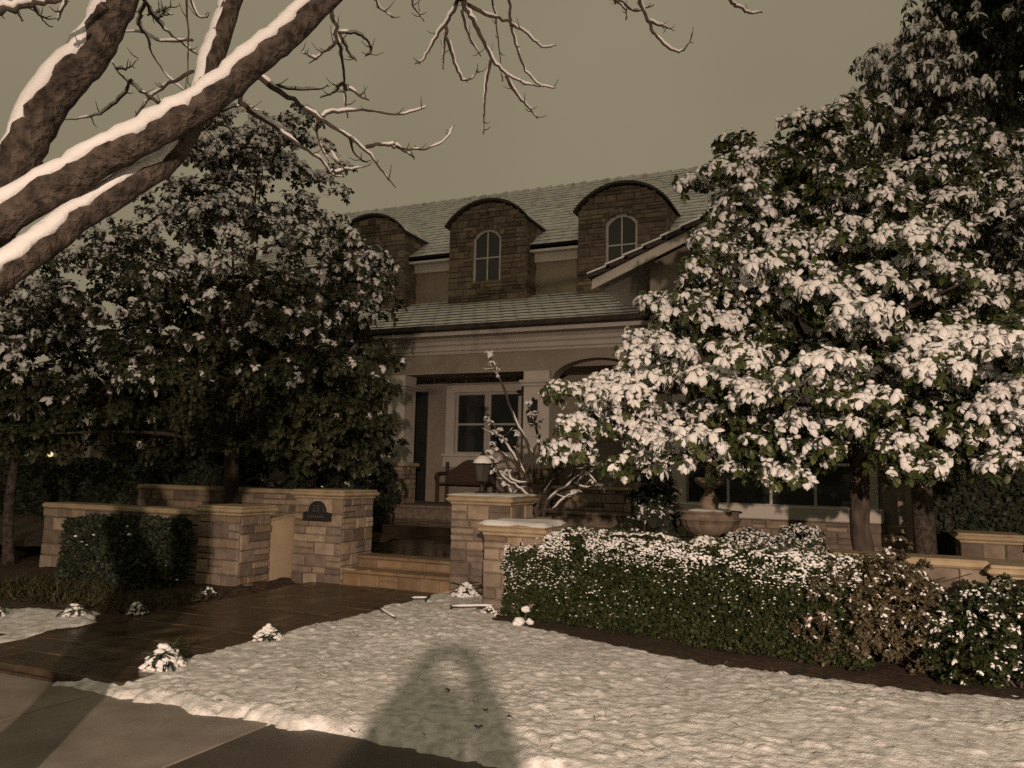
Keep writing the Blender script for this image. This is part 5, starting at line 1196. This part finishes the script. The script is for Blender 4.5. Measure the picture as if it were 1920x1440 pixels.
def hedge(label, x0, x1, yf, depth, z0, zt, leafmat, r, n, L, top_snow, front_snow, name='clipped_hedge', nb=4000, bs=(.012, .03), rough=.05, shoulder=.08):
    """yf(x): front line, zt(x): top; leaves over a dark twig core"""
    xm = (x0 + x1) / 2
    t = thing(name, (xm, float(yf(np.array(xm))) + depth / 2, z0), label, 'hedge')
    nx = 24; b = MB(); X = np.linspace(x0 + .07, x1 - .07, nx)
    for i in range(nx - 1):
        a, c = X[i], X[i + 1]; ya, yc = float(yf(np.array(a))) + .09, float(yf(np.array(c))) + .09; za, zc = float(zt(np.array(a))) - .09, float(zt(np.array(c))) - .09
        v = [(a,ya,z0),(c,yc,z0),(c,yc+depth-.18,z0),(a,ya+depth-.18,z0),(a,ya+shoulder,za),(c,yc+shoulder,zc),(c,yc+depth-.2,zc),(a,ya+depth-.2,za)]
        b.add(v, [(4,5,6,7),(0,1,5,4),(2,3,7,6)] + ([(3,0,4,7)] if i == 0 else []) + ([(1,2,6,5)] if i == nx - 2 else []))
    b.build('twig_core', S['core'], t)
    def surf(n, inset):
        H = float(np.mean(zt(X))) - z0; A = np.array([(x1-x0)*H, (x1-x0)*depth, depth*H, depth*H]); k = r.choice(4, n, p=A / A.sum())
        x = r.uniform(x0, x1, n); u = r.rand(n); w = r.rand(n)
        x = np.where(k == 2, x0, np.where(k == 3, x1, x))
        z = np.where(k == 1, zt(x), z0 + .03 + u * (zt(x) - z0 - .03)); sh = np.clip((z - (zt(x) - shoulder * 1.2)) / (shoulder * 1.2), 0, 1) ** 2 * shoulder
        y = yf(x) + np.where(k == 0, sh, sh + w * (depth - sh)); x = np.where(k == 2, x + sh * .15, np.where(k == 3, x - sh * .15, x))
        nrm = np.array([(0,-1,.15),(0,0,1),(-1,0,.1),(1,0,.1)])[k]
        # rounded shoulders and an uneven surface
        bump = rough * (vnoise(x * 5, z * 5 + y * 5, 51) - .5) * 2 + rough * .6 * (vnoise(x * 14, z * 14 + y * 11, 52) - .5) * 2
        d = bump - inset
        return np.stack([x, y, z], 1) + nrm * d[:, None], nrm, k
    pos, nrm, k = surf(n, r.uniform(0, .07, n) ** 1)
    ax = unit(nrm + r.normal(scale=.45, size=nrm.shape) + np.array([0, 0, .3]))
    ex = unit(ax + r.normal(scale=.6, size=ax.shape)); n0 = ax + r.normal(scale=.4, size=ax.shape); ez = unit(n0 - (n0 * ex).sum(1, keepdims=True) * ex); ey = np.cross(ez, ex)
    V, T = expand(QV, QT, pos, ex, ey, ez, L * r.uniform(.6, 1.4, n))
    o = tri_mesh('leaves', V, T, None, leafmat, t, False); o['kind'] = 'stuff'
    if nb:
        pos, nrm, k = surf(nb, np.full(nb, -.008))
        tau = np.clip((pos[:, 2] - (zt(pos[:, 0]) - shoulder * 1.1)) / (shoulder * .9), 0, 1); pr = np.where(k == 1, top_snow(pos), front_snow(pos) * (1 - tau) + top_snow(pos) * tau) * np.clip(2.6 * vnoise(pos[:, 0] * 8, pos[:, 2] * 8 + pos[:, 1] * 7, 53) - .45, 0, 1)
        kk = r.rand(nb) < pr; pos = pos[kk]
        big = np.where((tau[kk] > .6) | (k[kk] == 1), r.uniform(.9, 1.8, len(pos)), 1)
        V, T = blobs(pos, r.uniform(*bs, len(pos)) * big, r, .55)
        o = tri_mesh('snow_flecks', V, T, None, S['leaf_snow'], t, True); o['kind'] = 'stuff'
    return t
RH = np.random.RandomState(107)
yfr = lambda x: np.interp(x, [2.5, 3.2, 4.0, 5.0, 6.0], [-7.10, -7.22, -7.42, -7.70, -7.84])
zfr = lambda x: np.interp(x, [2.5, 3.2, 4.2, 5.6], [.93, .99, .98, .93])
hedge('long clipped boxwood hedge crusted with snow along the right lawn', 2.52, 5.95, yfr, .70, .10, zfr, S['leaf_hedge'], RH, 46000, .040,
      lambda P: np.interp(P[:, 0], [2.5, 3.6, 4.6, 5.6], [1.0, .95, .62, .6]), lambda P: np.interp(P[:, 0], [2.5, 3.3, 4.2, 5.6], [.24, .15, .04, .04]) * np.clip((P[:, 2] - .18) / .55, .05, 1.5), nb=60000, bs=(.004, .0135), shoulder=.24, rough=.05)
RH2 = np.random.RandomState(108)
hedge('square clipped hedge in the shade left of the walk, free of snow', -3.15, -1.78, lambda x: np.full_like(x, -7.85), .75, .10, lambda x: np.full_like(x, .90), S['leaf_dark'], RH2, 15000, .05,
      lambda P: np.full(len(P), .015), lambda P: np.full(len(P), .004), nb=2500)
hedge('dark hedge far back at the left below the neighbouring house', -13.0, -5.4, lambda x: np.full_like(x, -3.2), .9, .3, lambda x: np.full_like(x, 1.62), S['leaf_dark'], RH2, 16000, .09,
      lambda P: np.full(len(P), .1), lambda P: np.full(len(P), .02), nb=800, name='far_hedge')
hedge('dark hedge in deep shade behind the magnolia trunk', 6.75, 9.6, lambda x: np.full_like(x, -2.6), .9, .4, lambda x: np.full_like(x, 2.2), S['leaf_dark'], RH2, 9000, .08,
      lambda P: np.full(len(P), .05), lambda P: np.full(len(P), .01), nb=500, name='far_hedge')

def shrub(label, lobes, n, cr, per, L, K, m, seed, snow, name='garden_shrub', **kw):
    t = thing(name, (lobes[0][0], lobes[0][1], lobes[0][2] - lobes[0][4]), label, 'shrub')
    r = np.random.RandomState(seed); z = lobes[0][2] - lobes[0][4]
    for k in range(4): branch('stem', [(lobes[0][0] + r.normal()*.04, lobes[0][1] + r.normal()*.04, z - .05, .014), (lobes[0][0] + r.normal()*.12, lobes[0][1] + r.normal()*.1, lobes[0][2], .010), (lobes[0][0] + r.normal()*.2, lobes[0][1] + r.normal()*.15, lobes[0][2] + lobes[0][4]*.7, .004)], S['twig'], t, seg=5)
    kw.setdefault('leafsnow', .30); kw.setdefault('heart', 2)
    foliage(t, lobes, n, cr, per, L, K, m, r, snow, **kw)
    return t
F = lambda v: (lambda c: np.full(len(c), v))
shrub('brown and yellowing shrub at the right end of the clipped hedge', [(6.12,-7.55,.60,.46,.40),(5.80,-7.65,.50,.34,.36),(6.42,-7.5,.44,.34,.34)], 230, .10, 16, .034, 8, S['leaf_brown'], 201, F(.14), fmin=.5, droop=.0, spread=(20, 80))
shrub('green loose shrub dusted with snow at the right edge of the lawn', [(6.95,-7.72,.48,.42,.38),(6.62,-7.75,.40,.30,.30),(7.5,-7.6,.5,.45,.42)], 230, .10, 16, .036, 8, S['leaf_hedge'], 202, F(.30), fmin=.5, droop=.0, spread=(20, 80))
shrub('snow speckled green shrub between the hedge and the brown bush', [(5.62,-7.35,.55,.26,.40)], 70, .09, 15, .036, 8, S['leaf_grey'], 203, F(.6), droop=.0, spread=(20, 80))
shrub('dark conical shrub left of the fountain with a few snowy leaves', [(3.15,-3.2,.95,.36,.55),(3.15,-3.2,1.5,.2,.35)], 70, .14, 14, .075, 6, S['leaf_dark'], 204, F(.30), name='conical_shrub')
shrub('low rounded shrub frosted with snow right of the fountain', [(4.75,-4.6,.68,.34,.26)], 60, .10, 15, .045, 7, S['leaf_grey'], 205, F(.95), droop=.1)
shrub('second frosted low shrub below the big window sill', [(5.25,-4.3,.72,.30,.28)], 55, .10, 15, .045, 7, S['leaf_grey'], 206, F(.85), droop=.1)
shrub('tall dark shrub beside the left porch column', [(-2.7,-1.9,1.5,.55,1.0),(-2.9,-2.1,2.6,.45,.7)], 110, .22, 14, .085, 6, S['leaf_dark'], 207, F(.03), name='tall_shrub')
shrub('dark low shrub on the terrace behind the left gate pillar', [(-1.9,-3.9,.95,.5,.45)], 60, .16, 14, .07, 6, S['leaf_dark'], 208, F(.04))

shrub('dark evergreen shrub against the house wall behind the left tree trunk', [(-4.3,-1.6,1.6,.75,1.2),(-4.4,-1.6,2.9,.6,.9)], 120, .28, 13, .10, 6, S['leaf_dark'], 209, F(.03), name='tall_shrub')
shrub('broad dark evergreen shrub left of the planter wall', [(-6.2,-2.2,1.5,.95,1.1),(-6.3,-2.0,2.7,.8,.9)], 140, .30, 13, .10, 6, S['leaf_dark'], 210, F(.03), name='tall_shrub')
shrub('dark evergreen mass behind the far left hedge', [(-8.0,-2.0,2.4,.9,1.3),(-9.2,-1.6,2.9,.9,1.0)], 130, .32, 13, .11, 6, S['leaf_left'], 211, F(.03), name='tall_shrub')

# ------------------------------------------------------------------ small things on the lawn
def tuft(label, c, L, K, seed, snow=1.0, name='snowy_tuft'):
    r = np.random.RandomState(seed); t = thing(name, c, label, 'plant')
    pos = np.array(c) + np.c_[r.normal(scale=L*.22, size=(7, 2)), np.full(7, L * .45)]
    pos[:, 2] += r.uniform(0, L * .35, 7)
    p, ex, ey, ez, s = leaf_frames(pos, unit(np.array([[0, 0, 1.]]) + r.normal(scale=.35, size=(7, 3))), K, L * .75, r, droop=.6)
    V1, T1 = expand(LEAF_V, LEAF_T, p, ex, ey, ez, s, .34)
    # snow heaped over the blades: a ragged mound of small lumps, hollow and dark underneath
    nb = int(110 * snow); h = r.rand(nb) ** .7; an = r.uniform(0, 6.283, nb); rd = L * .78 * h ** .8
    bp = np.array(c) + np.c_[np.cos(an) * rd, np.sin(an) * rd, L * (.92 - .80 * h) + r.normal(scale=L * .05, size=nb)]
    V2, T2 = blobs(bp, L * r.uniform(.08, .20, nb), r, .6)
    o = tri_mesh('blades', np.vstack([V1, V2]), np.vstack([T1, T2 + len(V1)]), np.r_[np.zeros(len(T1), int), np.ones(len(T2), int)], [S['leaf_dark'], S['leaf_snow']], t); o['kind'] = 'stuff'
    b = MB(); b.tube([(c[0], c[1], c[2] - .03), (c[0], c[1], c[2] + L * .8)], [.012, .006], 5); b.build('stem', S['twig'], t)
    return t
tuft('snow buried leafy tuft at the near corner of the walk and lawn', (1.10, -10.16, .06), .19, 8, 301)
tuft('small snow covered tuft halfway along the edge of the walk', (1.17, -9.08, .08), .15, 8, 302)
tuft('snow topped tuft at the foot of the lantern pillar', (1.72, -6.34, .12), .2, 8, 303)
tuft('larger snowy tuft on the left strip beside the walk', (-1.12, -9.2, .06), .17, 8, 304)
tuft('thin snow dusted tuft at the corner of the left mulch bed', (-.78, -8.75, .09), .13, 6, 305, .6)
tuft('low snowy tuft near the left frame edge', (-1.75, -9.55, .08), .12, 6, 306)
tuft('pale small plant in the mulch by the shaded pillar foot', (-1.0, -7.55, .11), .10, 6, 307, .4)
tuft('little withered plant beside the low snow capped pillar', (2.42, -7.2, .12), .12, 5, 308, .5)
t = thing('snow_clump_plant', (2.95, -7.58, .12), 'three round balls of snow on a dark low plant below the hedge', 'plant')
for k, (dx, dy, dz, s) in enumerate(((0, 0, .05, .06), (.11, .02, .06, .045), (.05, .05, .17, .042))):
    rk = np.random.RandomState(400 + k); n_ = 14
    V, T = blobs(np.array((2.92 + dx, -7.58 + dy, .12 + dz)) + rsphere(n_, rk) * s * .6 * np.array([1, 1, .7]), rk.uniform(.35, .7, n_) * s, rk, .8)
    o = tri_mesh('snow_ball', V, T, None, S['snow'], t); o['kind'] = 'stuff'
    MB().tube([(2.97, -7.57, .10), (2.92 + dx, -7.57 + dy, .12 + dz)], [.01, .006], 5).build('stalk', S['twig'], t)
def stake(label, a, b_, head, seed):
    """a garden stake light knocked flat: thin rod, cross head, line of snow on it"""
    t = thing('garden_stake', ((a[0]+b_[0])/2, (a[1]+b_[1])/2, .12), label, 'stake')
    b = MB(); b.tube([a, b_], [.010, .010], 6); b.build('rod', S['iron'], t)
    d = (Vector(b_) - Vector(a)).normalized(); n = Vector((-d.y, d.x, 0)); c = Vector(a)
    b = MB(); b.tube([tuple(c - n * head + Vector((0, 0, .02))), tuple(c), tuple(c + n * head * .4 - Vector((0, 0, .03)))], [.012]*3, 6); b.build('cross_head', S['iron'], t)
    b = MB(); pts = [Vector(a).lerp(Vector(b_), k / 5) + Vector((0, 0, .013)) for k in range(6)]; b.tube(pts, [.006, .012, .013, .012, .013, .005], 6); b.build('snow_layer', S['snow'], t, True)
stake('thin black stake lying on the snow nearest the walk', (1.50, -7.80, .20), (1.78, -7.98, .17), .07, 1)
stake('short black stake end poking up near the lawn corner', (1.62, -7.08, .22), (1.42, -7.06, .20), .06, 2)
stake('long black stake lying on the snow by the low pillar', (2.05, -7.32, .20), (2.45, -7.16, .22), .05, 3)
def dead_leaf(label, x, y, s, a):
    z = float(lawn_base(np.array(x), np.array(y)) + lumps(np.array(x), np.array(y))) + .028
    b = MB(); M_ = Matrix.Rotation(a, 3, 'Z')
    V = [M_ @ Vector((v[0] * s, v[1] * s * 1.2, v[2] * s * 2 + .03 * s * math.sin(v[0] * 4))) + Vector((x, y, z)) for v in LEAF_V]
    b.add(V, [tuple(int(i) for i in q) for q in LEAF_T]); o = b.build('fallen_leaf', S['leaf_dark']); tag(o, label, 'leaf')
dead_leaf('dark fallen leaf on the snow in the middle of the shadow', 3.31, -9.8, .07, .3)
dead_leaf('dark curled leaf lowest in the shadow on the snow', 3.86, -10.39, .085, 1.9)
dead_leaf('dark fallen leaf right of the lowest one in the shadow', 3.95, -10.18, .08, .8)
dead_leaf('dark fallen leaf above the right pair in the shadow', 3.80, -10.12, .06, 2.6)

# grass blades that stick out of the snow, thickest along the edges
rg = np.random.RandomState(501); n = 9000
x = rg.uniform(1.1, 9.0, n); y = rg.uniform(-10.66, -7.4, n)
d = sdist(x, y, LAWN); keep = (d > .0) & (rg.rand(n) < np.where(d < .10, .55, .05) + np.where((x > 4.8) & (d < .45), .25, 0))
x = x[keep]; y = y[keep]; n = len(x)
z = lawn_base(x, y) + lumps(x, y) + np.where(sdist(x, y, LAWN) < .06, -.03, .0) + .012
ex = unit(np.c_[rg.normal(scale=.9, size=(n, 2)), rg.uniform(.3, .9, n)]); n0 = rg.normal(size=(n, 3)); ez = unit(n0 - (n0 * ex).sum(1, keepdims=True) * ex); ey = np.cross(ez, ex)
V, T = expand(QV * np.array([1, .16, 1]), QT, np.c_[x, y, z], ex, ey, ez, rg.uniform(.025, .055, n))
o = tri_mesh('grass', V, T, None, S['grass'], None, False); tag(o, 'dark grass blades poking through the snow on the lawn', 'grass', kind='stuff')
# long grass and litter in the shaded left bed
rg = np.random.RandomState(502); n = 2600
x = rg.uniform(-3.6, -.75, n); y = rg.uniform(-8.9, -7.6, n); k = rg.rand(n) < np.clip(1.3 - 1.0 * vnoise(x * 2, y * 2, 61) - (x + 1.5) * .1, 0, 1); x = x[k]; y = y[k]; n = len(x)
ex = unit(np.c_[rg.normal(scale=.55, size=(n, 2)), rg.uniform(.5, 1.2, n)]); n0 = rg.normal(size=(n, 3)); ez = unit(n0 - (n0 * ex).sum(1, keepdims=True) * ex); ey = np.cross(ez, ex)
V, T = expand(LEAF_V * np.array([1, .14, 2]), LEAF_T, np.c_[x, y, np.full(n, .09)], ex, ey, ez, rg.uniform(.04, .17, n))
o = tri_mesh('long_grass', V, T, None, S['grass'], None, False); tag(o, 'long limp grass in the shaded bed below the left hedge', 'grass', kind='stuff')
